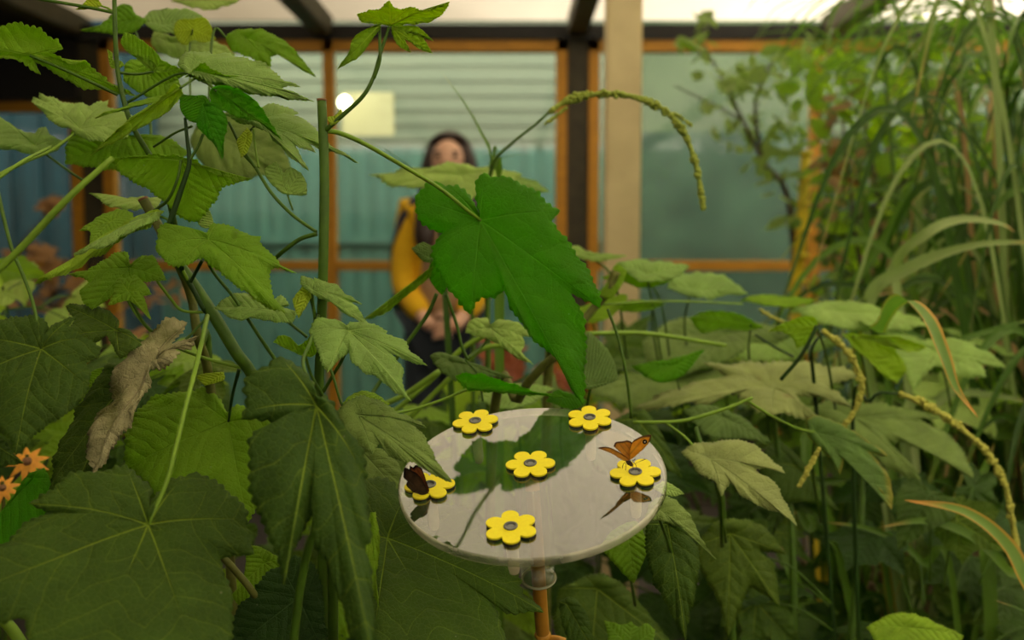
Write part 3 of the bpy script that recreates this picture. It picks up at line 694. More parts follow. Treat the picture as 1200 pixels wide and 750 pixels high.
# closed one, brown
dA = (flowers[5]-CAM).dot(FW)
b1 = P(500, 583, dA-0.010)
bf2 = thing('butterfly', 'dark brown butterfly with closed ragged wings resting on a yellow flower', 'butterfly', b1)
wing('hindwing', "T473,553 c474,548 s478,549 c482,551 c490,556 c497,566 c502,577 s502,584 c496,580 c487,574 s484,577 c479,572 c476,568 s478,563 c473,560", (500.5, 582), dA-0.012, 'wingbrown', bf2, 0.02, 0.0)['label'] = 'dark brown mottled hindwing'
wing('forewing', "T480,545 s484,548 c488,545 c494,549 c499,562 c503,575 s502,583 c495,572 c488,563 c481,555", (500.5, 581), dA-0.010, 'wingred', bf2, 0.02, 0.0)['label'] = 'reddish brown forewing behind the hindwing'
insect_body(bf2, P(493, 577, dA-0.011), P(503.5, 586, dA-0.012), 0.0015)
for dx in (0, 3):
    tube('antenna', px([(503, 585, dA-0.012), (508+dx, 582, dA-0.014), (514+dx, 584+dx, dA-0.015)]), [0.00012, 0.00012, 0.0003], M['fur'], bf2, 6, 5)
for dx, dy in ((5, 3), (8, -2), (-4, 5), (2, 6)):
    tube('leg', px([(501, 584, dA-0.011), (501+dx, 583+dy*0.3, dA-0.010), (501+dx*1.2, 584+dy, dA-0.007)]), 0.00016, M['fur'], bf2, 6, 4)
# ================================================================ FOREGROUND MALLOW PLANTS
def ground(px_, d):
    p = P(px_, 375, d); t = (0-CAM.z)/(P(px_, 2300, d).z-CAM.z); q = P(px_, 2300, d); return (q.x, q.y, 0.0)
def stem(parent, pts, rad, mat='stem', n=12, name='stem', steps=8): return tube(name, px(pts), rad, M[mat], parent, n, steps)
def plant(name, label, cat, gx_, gd, group=None):
    g = ground(gx_, gd); return thing(name, label, cat, g, group)

# --- A: thin upright stem, top left
pa = plant('mallow_plant', 'mallow plant whose thin green stem leaves the top edge at the upper left', 'plant', 230, 0.9)
gA = ground(230, 0.9)
tube('stem', px([(132, -90, .80), (134, 0, .80), (136, 60, .80), (141, 100, .80), (154, 145, .80), (181, 192, .81), (198, 235, .82), (212, 300, .84), (232, 400, .86), (245, 560, .88)])+[gA], [0.0016, 0.0019, 0.0022, 0.0026, 0.004], M['stem'], pa, 12, 8)
hero(pa, "T74,57 c66,48 c58,44 c45,34 c32,31 c22,27 c5,31 c-30,38 T-72,48 c-40,66 c0,68 s14,70 T48,87 c41,78 s38,70 c70,90 c100,103 T160,113 c135,100 c120,91 c108,80 c100,72 c85,76 s60,62", (35, 65), .78, 0.01, 0.03, 'mid', [(85, 86, .79), (138, 111, .80)], 0.0012, fold=0.3)
hero(pa, "T89,11 c98,4 c106,-4 c114,-2 T118,5 c112,9 c100,11", (119, 7), .80, 0, 0.02, 'yellow', [(127, 10, .80), (134, 15, .80)], 0.0008, pmat_='stemlight')
stem(pa, [(134, 15, .80), (100, 8, .80), (53, 0, .79), (-40, -16, .77)], 0.0013, name='side_stem')
hero(pa, "T37,121 c40,114 s47,118 T46,109 c65,117 c90,121 s105,125 T127,117 c127,128 c150,134 T168,150 c140,163 c110,166 c80,152 c64,146 c52,133", (94, 152), .92, 0.0, -0.10, 'pale', [(60, 176, .90), (28, 190, .88), (-20, 215, .86)], 0.0016, pmat_='stemlight')
hero(pa, "T-14,128 c10,145 c28,154 s42,157 T53,148 c60,160 T76,168 c55,182 c30,179 c10,176 c-15,168", (42, 172), .95, 0, -0.08, 'pale', [(80, 200, .95), (103, 215, .95)], 0.0012)
hero(pa, "T141,50 c144,41 c152,39 c166,47 c182,60 c190,70 c206,78 T224,84 c210,92 c195,98 c182,96 c177,89 c184,80 c178,71 c162,65 c148,60", (180, 84), .80, 0.02, 0.02, 'mid', [(160, 87, .80), (139, 85, .80)], 0.0010, fold=0.3, veins=[(141, 50), (224, 84), (190, 70)])
hero(pa, "T126,58 c131,62 c132,70 c142,72 T146,77 c138,80 c130,78", (133, 78), .80, mat='bright', teeth=0.5)
hero(pa, "T145,95 c148,75 c165,70 c185,76 c205,88 T214,106 c190,117 c165,110", (165, 85), .88, 0, -0.02, 'mid')
hero(pa, "T368,119.5 c335,109 s324,104 T352,103 c330,97 c320,84 c298,77 c280,70 c262,64 c254,69 c232,63 c216,64 T208,77 c214,84 s218,92 c250,98 c300,110 c340,117", (224, 85), .78, 0.02, -0.09, 'pale', [(200, 90, .79), (150, 120, .80)], 0.001, fold=0.35, veins=[(368, 119), (352, 103), (208, 77)])
hero(pa, "T366,119 c340,116 c300,110 c262,101 c235,96 T216,90 c228,82 c238,76 c252,83 c275,90 c298,97 c312,106 c335,112", (222, 90), .772, 0.01, 0.05, 'mid', fold=0.2, veins=[(366, 119)])
hero(pa, "T331,165 c318,152 c305,143 c285,139 c268,133 c252,124 c245,112 c250,102 c265,100 c285,107 c300,119 c310,131 c317,144", (254, 107), .765, 0, 0.02, 'deep', [(244, 98, .77), (236, 94, .78)], 0.0012)
hero(pa, "T261,187 c252,170 c242,160 c231,147 c237,132 c250,121 c262,132 c267,145 c263,162", (238, 122), .77, 0, -0.02, 'deep')
hero(pa, "T211,110 c211,126 c216,136 c222,142 T230,144 c238,136 c246,124 c240,112 c225,112", (240, 118), .775, 0, -0.02, 'deep')
hero(pa, "T420,190 c385,177 s362,171 T370,181 c350,175 s345,171 T362,202 c345,188 c330,172 c315,157 s303,153 T258,131 c280,132 c298,138 c309,128 c328,128 T350,133 s343,138 c358,141 c367,153 c382,169", (300, 146), .82, 0.02, -0.10, 'pale', [(280, 170, .82), (300, 197, .82)], 0.001, fold=0.3)
hero(pa, "T106,182 c150,157 c185,139 c194,134 c206,120 s214,110 s204,98 c190,115 c168,131 c146,145", (211, 103), .75, 0.01, 0.03, 'bright', [(222, 96, .76), (228, 92, .78)], 0.001, fold=0.3, veins=[(106, 182)])
hero(pa, "T111,138 c150,124 c170,117 c196,116 T212,117 c196,121 c168,122", (205, 118), .79, 0, -0.1, 'bright', teeth=0.5, veins=[(111, 138)])
hero(pa, "T76,192 c80,165 c90,150 c120,148 c150,160 c190,160 T222,178 c200,195 c170,200 c120,198", (150, 160), .96, 0, -0.03, 'mid')
hero(pa, "T345,204 c320,204 c280,212 c245,200 c225,170 c235,145 T270,132 c300,140 c325,160", (240, 152), 1.15, 0, -0.04, 'dull')
hero(pa, "T94,36 c115,31 c130,18 c138,8 c152,6 c160,18 c172,24 c160,36 c140,40 c115,38", (152, 24), 1.05, 0, -0.02, 'mid', [(160, 40, 1.05), (170, 80, 1.0), (180, 190, .95)], 0.0012)
hero(pa, "T166,26 c178,13 c205,11 c225,13 T238,20 c226,33 c205,39 c183,37", (192, 30), 1.08, 0, -0.10, 'pale')
hero(pa, "T203,36 c208,24 c225,22 c242,22 T253,46 c238,50 c226,47 c218,53 c209,48", (226, 34), 1.02, 0, 0.02, 'yellow', [(222, 60, 1.02), (224, 140, .95)], 0.001)
hero(pa, "T276,63 c255,50 c225,45 c200,43 c183,36 c177,50 c185,60 c205,68 c240,71", (200, 50), 1.12, 0, -0.08, 'pale')
hero(pa, "T371,91 c350,78 c332,65 s317,67 T319,80 c304,73 c290,67 c273,60 c266,47 c275,37 c300,35 c322,42 c342,56", (288, 45), 1.0, 0, -0.03, 'mid', [(268, 46, 1.0), (250, 38, 1.0), (244, 140, .95)], 0.0012)
hero(pa, "T200,2 c215,-6 c240,-10 T290,-4 c270,6 c240,12", (240, 2), 1.2, 0, -0.08, 'pale')

# --- B: cut upright stem in the middle
pb = plant('mallow_plant', 'mallow plant on a straight green stem cut off flat at its top', 'plant', 378, 0.86)
gB = ground(378, 0.86)
stB = tube('stem', px([(377, 117, .78), (380, 200, .78), (379, 300, .78), (376, 400, .79), (374, 480, .80), (378, 750, .82)])+[gB], [0.0036, 0.0038, 0.0038, 0.0040, 0.0045], M['stem'], pb, 16, 8)
v, f = tube_geo([tuple(P(377, 116.2, .78)), tuple(P(377, 118.5, .78))], [0.0039, 0.0038], 16, True, 1); mk('cut_end', v, f, M['cut'], stB)
stem(pb, [(379, 155, .78), (388, 147, .777), (405, 132, .775), (425, 113, .77), (437, 92, .77), (446, 62, .77), (456, 32, .77)], [0.0019, 0.0017, 0.0014, 0.0012], name='side_stem')
stem(pb, [(438, 92, .77), (445, 70, .768), (445, 46, .768), (445, 33, .77)], [0.0014, 0.0011], name='side_stem')
hero(pb, "T527,2 c512,10 c500,12 c492,13 T481,9 c474,12 c465,11 T456,3 c448,9 c442,13 T432,12 c428,15 T418,18 c424,25 c436,28 c446,30 c470,31 c490,29 c515,21", (458, 30), .77, 0.0, 0.09, 'bright', fold=0.15, veins=[(527, 2), (456, 3), (418, 18), (481, 9)])
hero(pb, "T395,81 c408,62 c413,46 c425,36 c443,29 c446,33 c436,46 c421,66", (443, 31), .765, 0, 0.01, 'bright', veins=[(395, 81)])
hero(pb, "T507,63 c492,58 c482,50 s474,46 T482,62 c468,55 c460,42 s459,33 c478,30 c492,33 T508,48 s488,38 c497,46", (459, 32), .775, 0, 0.02, 'bright')
hero(pb, "T388,147 c384,138 c392,136 T400,128 c401,138 c394,144", (391, 146), .775, mat='yellow', teeth=0.5)
hero(pb, "s561,250 c555,235 c545,225 c533,216 c524,217 T511,212 c500,217 c491,225 T486,232 c488,245 c491,262 c505,268 c514,272 s519,273 c511,280 c507,293 c509,310 c517,327 c530,345 c540,358 T551,369 c560,353 c575,348 c586,344 s591,340 c600,362 c622,394 c640,412 c653,420 c662,437 c672,458 T683,476 c685,450 c686,420 c688,400 c685,380 c680,362 s668,344 c685,352 T703,362 c702,345 c694,325 c684,308 c667,287 c656,272 s646,260 T657,246 c640,235 c625,222 c605,212 c590,207 c577,207 T567,203 c557,216 c558,235 s562,251", (563, 258), .890, 0.004, -0.010, 'deep', [(547, 246, .878), (520, 224, .862), (490, 205, .835), (430, 170, .80), (398, 156, .785), (380, 153, .78)], 0.0018, pmat_='stemlight', rings=16, fold=0.07, seed=5, veins=[(486, 235), (551, 369), (683, 476), (703, 362), (657, 246), (567, 203), (525, 216)])
hero(pb, "T433,382 c418,376 c403,366 c396,357 s388,350 c386,354 c375,349 c362,343 T352,332 c354,325 c365,328 s371,334 T368,325 c380,332 c396,337 c405,346 T424,357 s411,353 c418,362 c426,373", (366, 341), .77, 0.02, -0.05, 'pale', [(367, 355, .775), (369, 378, .78)], 0.001, fold=0.25)
hero(pb, "T350,373 c345,360 T343,351 c350,342 c358,334 c366,343 c360,357", (362, 342), .775, mat='yellow', teeth=0.7, pet=[(367, 360, .78), (371, 380, .79)])
hero(pb, "T501,430 c485,424 c470,420 s457,415 c469,428 T473,433 c472,446 c474,456 T482,471 c462,458 c443,442 c425,436 c413,426 s409,413 c398,420 T384,438 c376,425 c371,410 c367,400 T362,387 c370,376 c388,375 c400,380 s408,386 c408,380 c415,377 c428,380 T454,389 s452,392 c465,398 c474,402 c481,413 c490,422", (408, 388), .755, 0.01, -0.06, 'pale', [(404, 415, .77), (390, 440, .78), (377, 462, .795)], 0.0013, pmat_='stem', fold=0.15, rings=12)
hero(pb, "T320,401 c328,393 c340,396 c348,405 c360,398 c369,387 c373,400 c369,416 c357,418 c340,411", (357, 414), .78, 0.0, 0.02, 'mid', [(365, 440, .785), (378, 462, .79), (390, 486, .79), (410, 505, .79)], 0.0012)
hero(pb, "T530,567 c515,560 c500,552 c490,546 c470,541 c453,530 s445,518 T437,533 c421,522 c410,515 c403,500 c396,484 c403,474 c415,467 c430,468 c450,473 c465,484 T500,500 s484,500 c495,510 c506,530 c517,549", (419, 487), .735, 0.01, -0.045, 'dull', [(402, 476, .75), (390, 440, .77), (380, 412, .785)], 0.0011, rings=12, fold=0.1)
hero(pb, "T397,480 c410,465 c425,459 c440,462 T457,474 c448,478 c430,472", (425, 468), .78, 0, -0.08, 'bright')
hero(pb, "T360,229 c337,228 c325,222 c314,210 c311,198 T324,190 c333,203 c340,197 T353,203 c359,215", (336, 226), .79, 0, -0.03, 'pale', [(343, 246, .785)], 0.0007)
stem(pb, [(300, 197, .80), (318, 226, .79), (343, 252, .785), (371, 272, .78)], 0.0013, name='side_stem')
stem(pb, [(268, 143, .81), (283, 172, .81), (300, 197, .80)], 0.0011, name='side_stem')
stem(pb, [(297, 150, .81), (299, 172, .81), (303, 196, .80)], 0.0009, 'stemlight', name='side_stem')
hero(pb, "T283,185 c279,172 c278,165 c284,157 T290,150 c296,160 c290,178", (289, 163), .81, mat='yellow', teeth=0.6)
hero(pb, "T251,361 c265,350 c285,343 c300,350 s318,352 c330,348 T339,357 c332,361 T349,366 c343,377 c325,378 c300,373 c275,375", (322, 364), .80, 0, -0.07, 'pale', [(335, 375, .80), (360, 395, .80)], 0.0011)
stem(pb, [(371, 274, .78), (352, 280, .785), (335, 292, .79), (322, 303, .80)], 0.0017, name='side_stem')
# stems and leaves between the cut stem and the feeder
stem(pb, [(512, 344, .95), (500, 370, .95), (477, 402, .95), (440, 455, .95), (425, 480, .93)], 0.0019, name='side_stem')
stem(pb, [(523, 345, .95), (535, 380, .95), (541, 405, .95), (548, 421, .95)], 0.0015, name='side_stem')
hero(pb, "T425,375 c450,363 c462,351 c475,340 c490,325 T508,311 c503,325 c485,340 c467,354 c450,368", (506, 314), .95, 0.0, 0.02, 'mid', veins=[(425, 375)])
hero(pb, "T482,291 c495,284 T501,286 c509,290 c510,300 c508,307 c496,306", (503, 302), .97, 0, -0.02, 'dull')
hero(pb, "T518,346 c508,335 c502,322 c505,308 c514,305 T526,318 c524,335", (514, 312), .96, 0, 0.02, 'deep')
hero(pb, "T625,427 c612,413 c615,402 s611,394 T624,394 c612,382 c600,376 c585,375 s574,382 c570,372 c556,374 c548,380 T545,390 c560,395 c574,398 c590,408 c605,419", (574, 384), 1.0, 0, -0.06, 'pale', [(570, 400, 1.0), (548, 421, .98)], 0.0012)
hero(pb, "T504,418 c515,414 c535,419 c560,428 T602,443 c580,442 c555,446 c535,447 c515,434", (528, 424), 1.0, 0, -0.07, 'dull')
hero(pb, "T664,466 c630,463 c600,461 c575,459 c546,458 c540,451 T533,441 c545,438 c562,438 c582,444 c600,449 c630,460", (547, 456), .93, 0, 0.03, 'deep', [(520, 468, .93), (490, 478, .93), (460, 485, .92)], 0.0014, pmat_='stemlight')
stem(pb, [(545, 421, .98), (560, 440, .98), (566, 470, .98)], 0.001, name='side_stem')
for q in ([(440, 500, 1.15), (500, 450, 1.15), (540, 410, 1.15), (568, 393, 1.15)], [(450, 520, 1.15), (510, 460, 1.15), (560, 412, 1.15), (592, 404, 1.15)], [(430, 480, 1.1), (470, 465, 1.1), (515, 435, 1.1)]):
    stem(pb, q, 0.003, 'stemlight', name='side_stem')

# --- C: thick leaning stems left of it
pc = plant('mallow_plant', 'mallow plant with two thick crossing stems, one cut to a brown stub', 'plant', 330, 0.92)
gC = ground(340, 0.92)
stD = tube('stem', px([(168, 234, .84), (184, 262, .84), (200, 292, .84), (214, 320, .84), (225, 352, .85), (232, 395, .85), (248, 465, .87), (275, 750, .89)])+[gC], [0.0040, 0.0040, 0.0036, 0.0040, 0.0045], M['wood'], pc, 16, 8)
v, f = tube_geo([tuple(P(167.2, 232.4, .84)), tuple(P(168.5, 235, .84))], [0.0042, 0.0041], 16, True, 1); mk('cut_end', v, f, M['cut'], stD)
tube('stem', px([(208, 306, .82), (228, 335, .82), (252, 372, .82), (276, 412, .82), (300, 448, .83), (350, 560, .85), (390, 760, .88)])+[gC], [0.0040, 0.0048, 0.0048, 0.0046, 0.005], M['stem'], pc, 16, 8)
stem(pc, [(208, 306, .82), (222, 330, .815), (236, 358, .815), (243, 367, .82)], [0.0018, 0.002], 'stemdark', name='side_stem')
stem(pc, [(237, 305, .80), (230, 318, .81), (222, 333, .815)], 0.0014, 'stemdark', name='side_stem')
stem(pc, [(190, 278, .80), (205, 300, .81), (222, 331, .815)], 0.0013, 'stemlight', name='side_stem')
hero(pc, "T296,210 c280,211 c265,207 c250,204 c238,196 c228,188 c205,183 c185,182 c160,184 T128,186 c138,200 c155,212 c175,224 c190,235 c200,244 c213,257 T233,261 c236,255 c244,247 c248,241 c253,236 c257,225 c270,216", (212, 188), .79, 0.01, 0.03, 'mid', [(208, 210, .785), (196, 235, .79), (176, 250, .82)], 0.0012, rings=12, fold=0.1)
tube('side_stem', px([(198, 264, .775), (208, 235, .775), (218, 205, .775), (222, 188, .775), (219, 160, .775), (217, 138, .775)]), [0.0023, 0.002, 0.0016, 0.0011], M['stemdark'], pc, 10, 6)
stem(pc, [(222, 188, .775), (232, 172, .775), (238, 157, .775)], 0.0011, 'stem', name='side_stem')
stem(pc, [(198, 264, .775), (205, 285, .79), (214, 318, .815)], 0.002, 'stemdark', name='side_stem')
stem(pc, [(180, 172, .80), (205, 156, .79), (225, 148, .78)], 0.0009, 'stem', name='side_stem')
hero(pc, "T348,319 c330,311 c318,297 c306,288 T306,278 s296,279 c285,271 c270,267 c255,264 c246,266 s243,277 c230,271 c210,266 c195,264 c186,270 T182,290 c190,303 c205,312 c222,310 c238,303 c248,312 c258,320 c270,332 c290,345 c305,355 c320,364 T335,369 c320,346 c317,330 c318,316 c332,317", (244, 281), .755, 0.015, -0.05, 'mid', [(246, 312, .79), (275, 350, .80), (303, 393, .81), (325, 425, .82)], 0.0014, rings=12, fold=0.12, veins=[(348, 319), (335, 369), (182, 290), (210, 312), (255, 265)])
hero(pc, "T246,247 c250,262 c241,268 c232,260", (239, 252), .82, mat='pale')
hero(pc, "T41,332 c70,325 c92,313 T86,298 c110,289 c125,280 c145,268 c165,258 c178,252 T192,247 s184,258 c170,270 c150,282 c130,294 c110,305 c88,318 c65,328", (184, 252), .79, -0.02, -0.09, 'bright', [(200, 262, .79), (212, 300, .82)], 0.001, fold=0.3, veins=[(41, 332), (86, 298)])
hero(pc, "T86,298 c110,289 c125,280 c145,268 c165,257 T190,249 c176,263 c158,271 c138,282 c120,291", (180, 254), .783, -0.02, -0.14, 'pale', veins=[(86, 298)], crumple=0.01)
hero(pc, "T104,226 c110,228 c122,235 s120,240 c135,237 c150,233 c170,232 T190,231 c184,243 c165,247 c145,246 c128,243", (172, 240), .86, 0, -0.12, 'pale')
hero(pc, "T93,271 c105,262 c120,252 c140,246 T156,250 c155,262 c140,272 s126,273 T105,286 c106,272", (130, 260), .84, 0, -0.08, 'bright', crumple=0.02)
hero(pc, "T80,322 c103,317 c120,307 c135,297 c148,296 s153,313 c164,302 T179,299 c186,310 T195,328 c176,330 s160,328 c142,340 c126,352 T108,363 c97,353 c95,340 c104,330", (152, 314), .80, 0, -0.04, 'mid', [(148, 345, .80), (165, 375, .80), (190, 398, .81), (235, 418, .82), (283, 431, .825)], 0.0013, pmat_='stemlight')
hero(pc, "T178,345 s168,347 c172,358 T177,375 c163,361 c150,353 T127,358 c133,345 s136,332 T140,326 c150,326 T158,322 c163,326 c171,334", (150, 341), .785, 0, -0.03, 'bright', [(155, 355, .79), (170, 380, .80), (188, 396, .81)], 0.0011)
stem(pc, [(184, 329, .80), (200, 350, .81), (214, 364, .815), (243, 366, .82)], 0.0012, 'stemlight', name='side_stem')
hero(pc, "T67,397 c82,384 s88,377 T77,359 c95,358 c110,359 c122,363 c134,370 c139,378 s137,387 c150,387 T166,403 c155,413 T141,421 c133,407 c125,396 c110,402 c90,400", (137, 388), .775, 0, -0.06, 'olive', [(165, 399, .79), (192, 400, .81)], 0.0009)
hero(pc, "T148,548 c147,525 c151,502 c163,482 c178,466 c200,462 T217,459 c240,455 c251,459 c258,470 s267,486 c276,478 c290,478 T345,491 c335,510 c325,560 T290,612 c255,592 c200,590", (268, 494), .86, 0, -0.03, 'mid', [(272, 465, .85), (280, 433, .83)], 0.0013, pmat_='stemdark', rings=12, fold=0.15)
hero(pc, "T232,393 c222,395 c212,401 c205,404 T213,371 c200,373 c188,384 c176,396 c160,405 c152,416 c140,432 c135,444 c128,470 c112,500 c105,525 T102,561 c120,545 c135,520 c150,500 c160,480 c170,462 c176,447 s174,436 T208,430 c214,418 c206,409 c215,405", (184, 421), .79, -0.01, -0.03, 'dry', [(215, 400, .80), (240, 375, .82)], 0.001, crumple=0.035, ruffle=0.04, fold=0.3, rings=14, teeth=1.5)
hero(pc, "T58,575 c72,525 c92,482 c112,450 c128,432 c150,425 c168,436 c172,450 c150,482 c130,515 c108,548 T88,575", (160, 436), .82, -0.02, -0.03, 'olive', rings=8, crumple=0.01)
hero(pc, "T240,452 c232,440 T262,436 c262,445", (258, 440), .84, mat='yellow', teeth=1.2)
hero(pc, "T105,450 c106,438 c116,432 T127,431 c126,441 c118,450", (120, 436), .90, mat='mid')

# --- D: low front plant with the largest leaves
pd = plant('mallow_plant', 'low mallow plant with the largest dark leaves at the bottom left', 'plant', 215, 0.72)
gD = ground(215, 0.72)
hero(pd, "T33,588 c50,580 c62,573 c72,562 c90,556 c110,553 c130,552 c148,547 c160,556 c168,565 c176,572 s175,602 c180,582 c200,563 c215,560 T230,554 c245,563 c262,572 c274,583 c288,600 c292,632 T298,650 c282,651 c268,651 s258,654 c266,680 T273,700 c272,735 T262,800 c200,850 T105,860 c45,790 s30,728 c10,729 T-85,742 c-70,670 c0,640 c20,622 c40,608 c55,603 s82,606 c60,598", (174, 615), .66, 0.01, -0.035, 'olive', [(195, 566, .67), (206, 525, .68), (218, 475, .70), (232, 420, .74), (243, 370, .80)], 0.0016, pmat_='stemlight', rings=18, fold=0.06, spacing=0.028, ruffle=0.006, veins=[(33, 588), (-85, 722), (105, 800), (235, 790), (250, 612), (205, 575), (150, 555)])
hero(pd, "T-45,420 c-25,385 c0,376 c20,372 c40,371 c55,378 s55,394 c62,382 c75,374 T88,370 c82,385 c96,393 c108,401 T119,407 c112,421 c102,428 c107,440 c104,455 c98,466 c88,478 c75,490 c55,499 T17,533 c15,520 c5,509 c-25,490 c-40,460", (49, 409), .71, 0.0, -0.03, 'olive', [(40, 360, .72), (28, 325, .73), (12, 285, .74), (-5, 215, .76)], 0.0013, rings=14, fold=0.12, veins=[(17, 533), (-45, 450), (-30, 395), (100, 395), (85, 372), (100, 450)])
hero(pd, "T28,543 c15,530 c5,515 c-20,505 T-50,540 c-10,548", (-15, 515), .72, 0, -0.03, 'olive')
hero(pd, "T-30,640 c10,590 c30,560 T52,548 c60,570 c50,610 c20,640", (40, 560), .80, 0, -0.02, 'deep')
stem(pd, [(-10, 325, .66), (30, 285, .66), (80, 232, .66), (132, 185, .67)], [0.0022, 0.0024, 0.0018], 'stemlight', name='side_stem')
stem(pd, [(-10, 215, .80), (25, 190, .82), (60, 172, .86)], 0.0014, 'stemlight', name='side_stem')
stem(pd, [(-10, 718, .72), (12, 735, .72), (35, 770, .72)], 0.004, 'stemlight', name='side_stem')
hero(pd, "T283,493 c288,470 c288,450 c298,435 c312,430 T328,417 c348,424 c360,436 c366,455 s370,474 c380,466 c390,478 c405,502 c420,525 c430,548 c428,575 c432,605 T434,640 s428,642 c436,700 T440,790 c415,750 c392,685 c372,640 c365,600 s368,588 c360,615 c350,632 c341,650 T333,686 c326,655 c316,630 c304,605 c294,570 c292,545 c295,520 c306,505 s333,495 c310,494", (371, 476), .655, 0.01, -0.03, 'olive', [(366, 455, .67), (355, 425, .70), (364, 400, .74), (373, 370, .78)], 0.0013, rings=16, fold=0.10, veins=[(328, 420), (284, 485), (333, 686), (440, 790), (430, 560)])
hero(pd, "T388,780 c380,715 c375,680 c366,660 c345,652 T330,662 c312,672 c295,695 c275,718 T262,770 c300,840", (350, 700), .80, 0, -0.02, 'dark', rings=12, crumple=0.008)
hero(pd, "T428,562 c445,560 c465,572 c482,585 T560,600 c562,625 c582,648 c604,665 c611,692 T637,719 c600,719 s576,705 c580,718 T592,745 c600,790 T560,850 T440,840 c424,770 c428,700 T398,640 c412,600", (454, 631), .80, 0.01, -0.06, 'olive', rings=16, fold=0.08, ruffle=0.006, veins=[(637, 719), (540, 800), (432, 800), (395, 640), (480, 570)])
hero(pd, "T488,602 c470,550 c452,530 T425,520 c413,560 c420,600 c450,612", (425, 530), .88, 0, -0.04, 'dull')
hero(pd, "T440,600 c445,640 c440,680 T444,712 c432,680 c428,640", (434, 600), .74, mat='mid')
hero(pd, "T270,700 c285,680 c290,650 c300,640 T330,655 c320,690 c300,720", (310, 660), .84, 0, -0.03, 'mid')
stem(pd, [(258, 650, .80), (275, 668, .80), (300, 700, .80), (330, 760, .82)], 0.0028, 'wood', name='side_stem')
tube('stem', px([(235, 600, .74), (240, 700, .74), (230, 900, .73)])+[gD], [0.0035, 0.004, 0.005], M['stem'], pd, 12, 6)
tube('stem', px([(371, 480, .68), (372, 600, .70), (330, 900, .72)])+[gD], [0.0015, 0.003, 0.004], M['stem'], pd, 12, 6)
# orange blossoms low at the left
M['petalor'] = pmat('orange_petal', (0.85, 0.36, 0.02), 0.6, 0.15, 200)
def blossom(pos, s, label, nrm=(0.2, -0.7, 0.6)):
    pos = Vector(pos); t = thing('orange_flower', label, 'flower', (pos.x, pos.y, 0.0))
    n = Vector(nrm).normalized(); x = n.cross(Vector((0, 0, 1))).normalized(); y = n.cross(x)
    for k in range(9):
        a = k*2*math.pi/9; dr = x*math.cos(a)+y*math.sin(a); sd = n.cross(dr)
        V = []; 
        for i in range(6):
            u = i/5; wd = s*0.17*math.sin(math.pi*min(1, 0.25+u*0.75)); c = pos+dr*s*u-n*s*0.35*u*u
            V += [c-sd*wd, c+n*s*0.03, c+sd*wd]
        Fc = []
        for i in range(5):
            for j in range(2): Fc.append((i*3+j, i*3+j+1, i*3+j+4, i*3+j+3))
        mk('petal', V, Fc, M['petalor'], t)
    bm = bmesh.new(); bmesh.ops.create_icosphere(bm, subdivisions=2, radius=s*0.22)
    mk('flower_centre', [v.co+pos+n*s*0.05 for v in bm.verts], [[v.index for v in f_.verts] for f_ in bm.faces], M['cut'], t); bm.free()
    tube('stem', [tuple(pos), tuple(pos-Vector((0, 0, 0.1))), (pos.x, pos.y, 0)], 0.002, M['wood'], t, 8, 4)
blossom(P(32, 541, 1.05), 0.022, 'orange flower under the large quilted leaf at the left edge')
blossom(P(3, 572, 1.0), 0.017, 'smaller orange flower below the other, cut by the left picture edge')
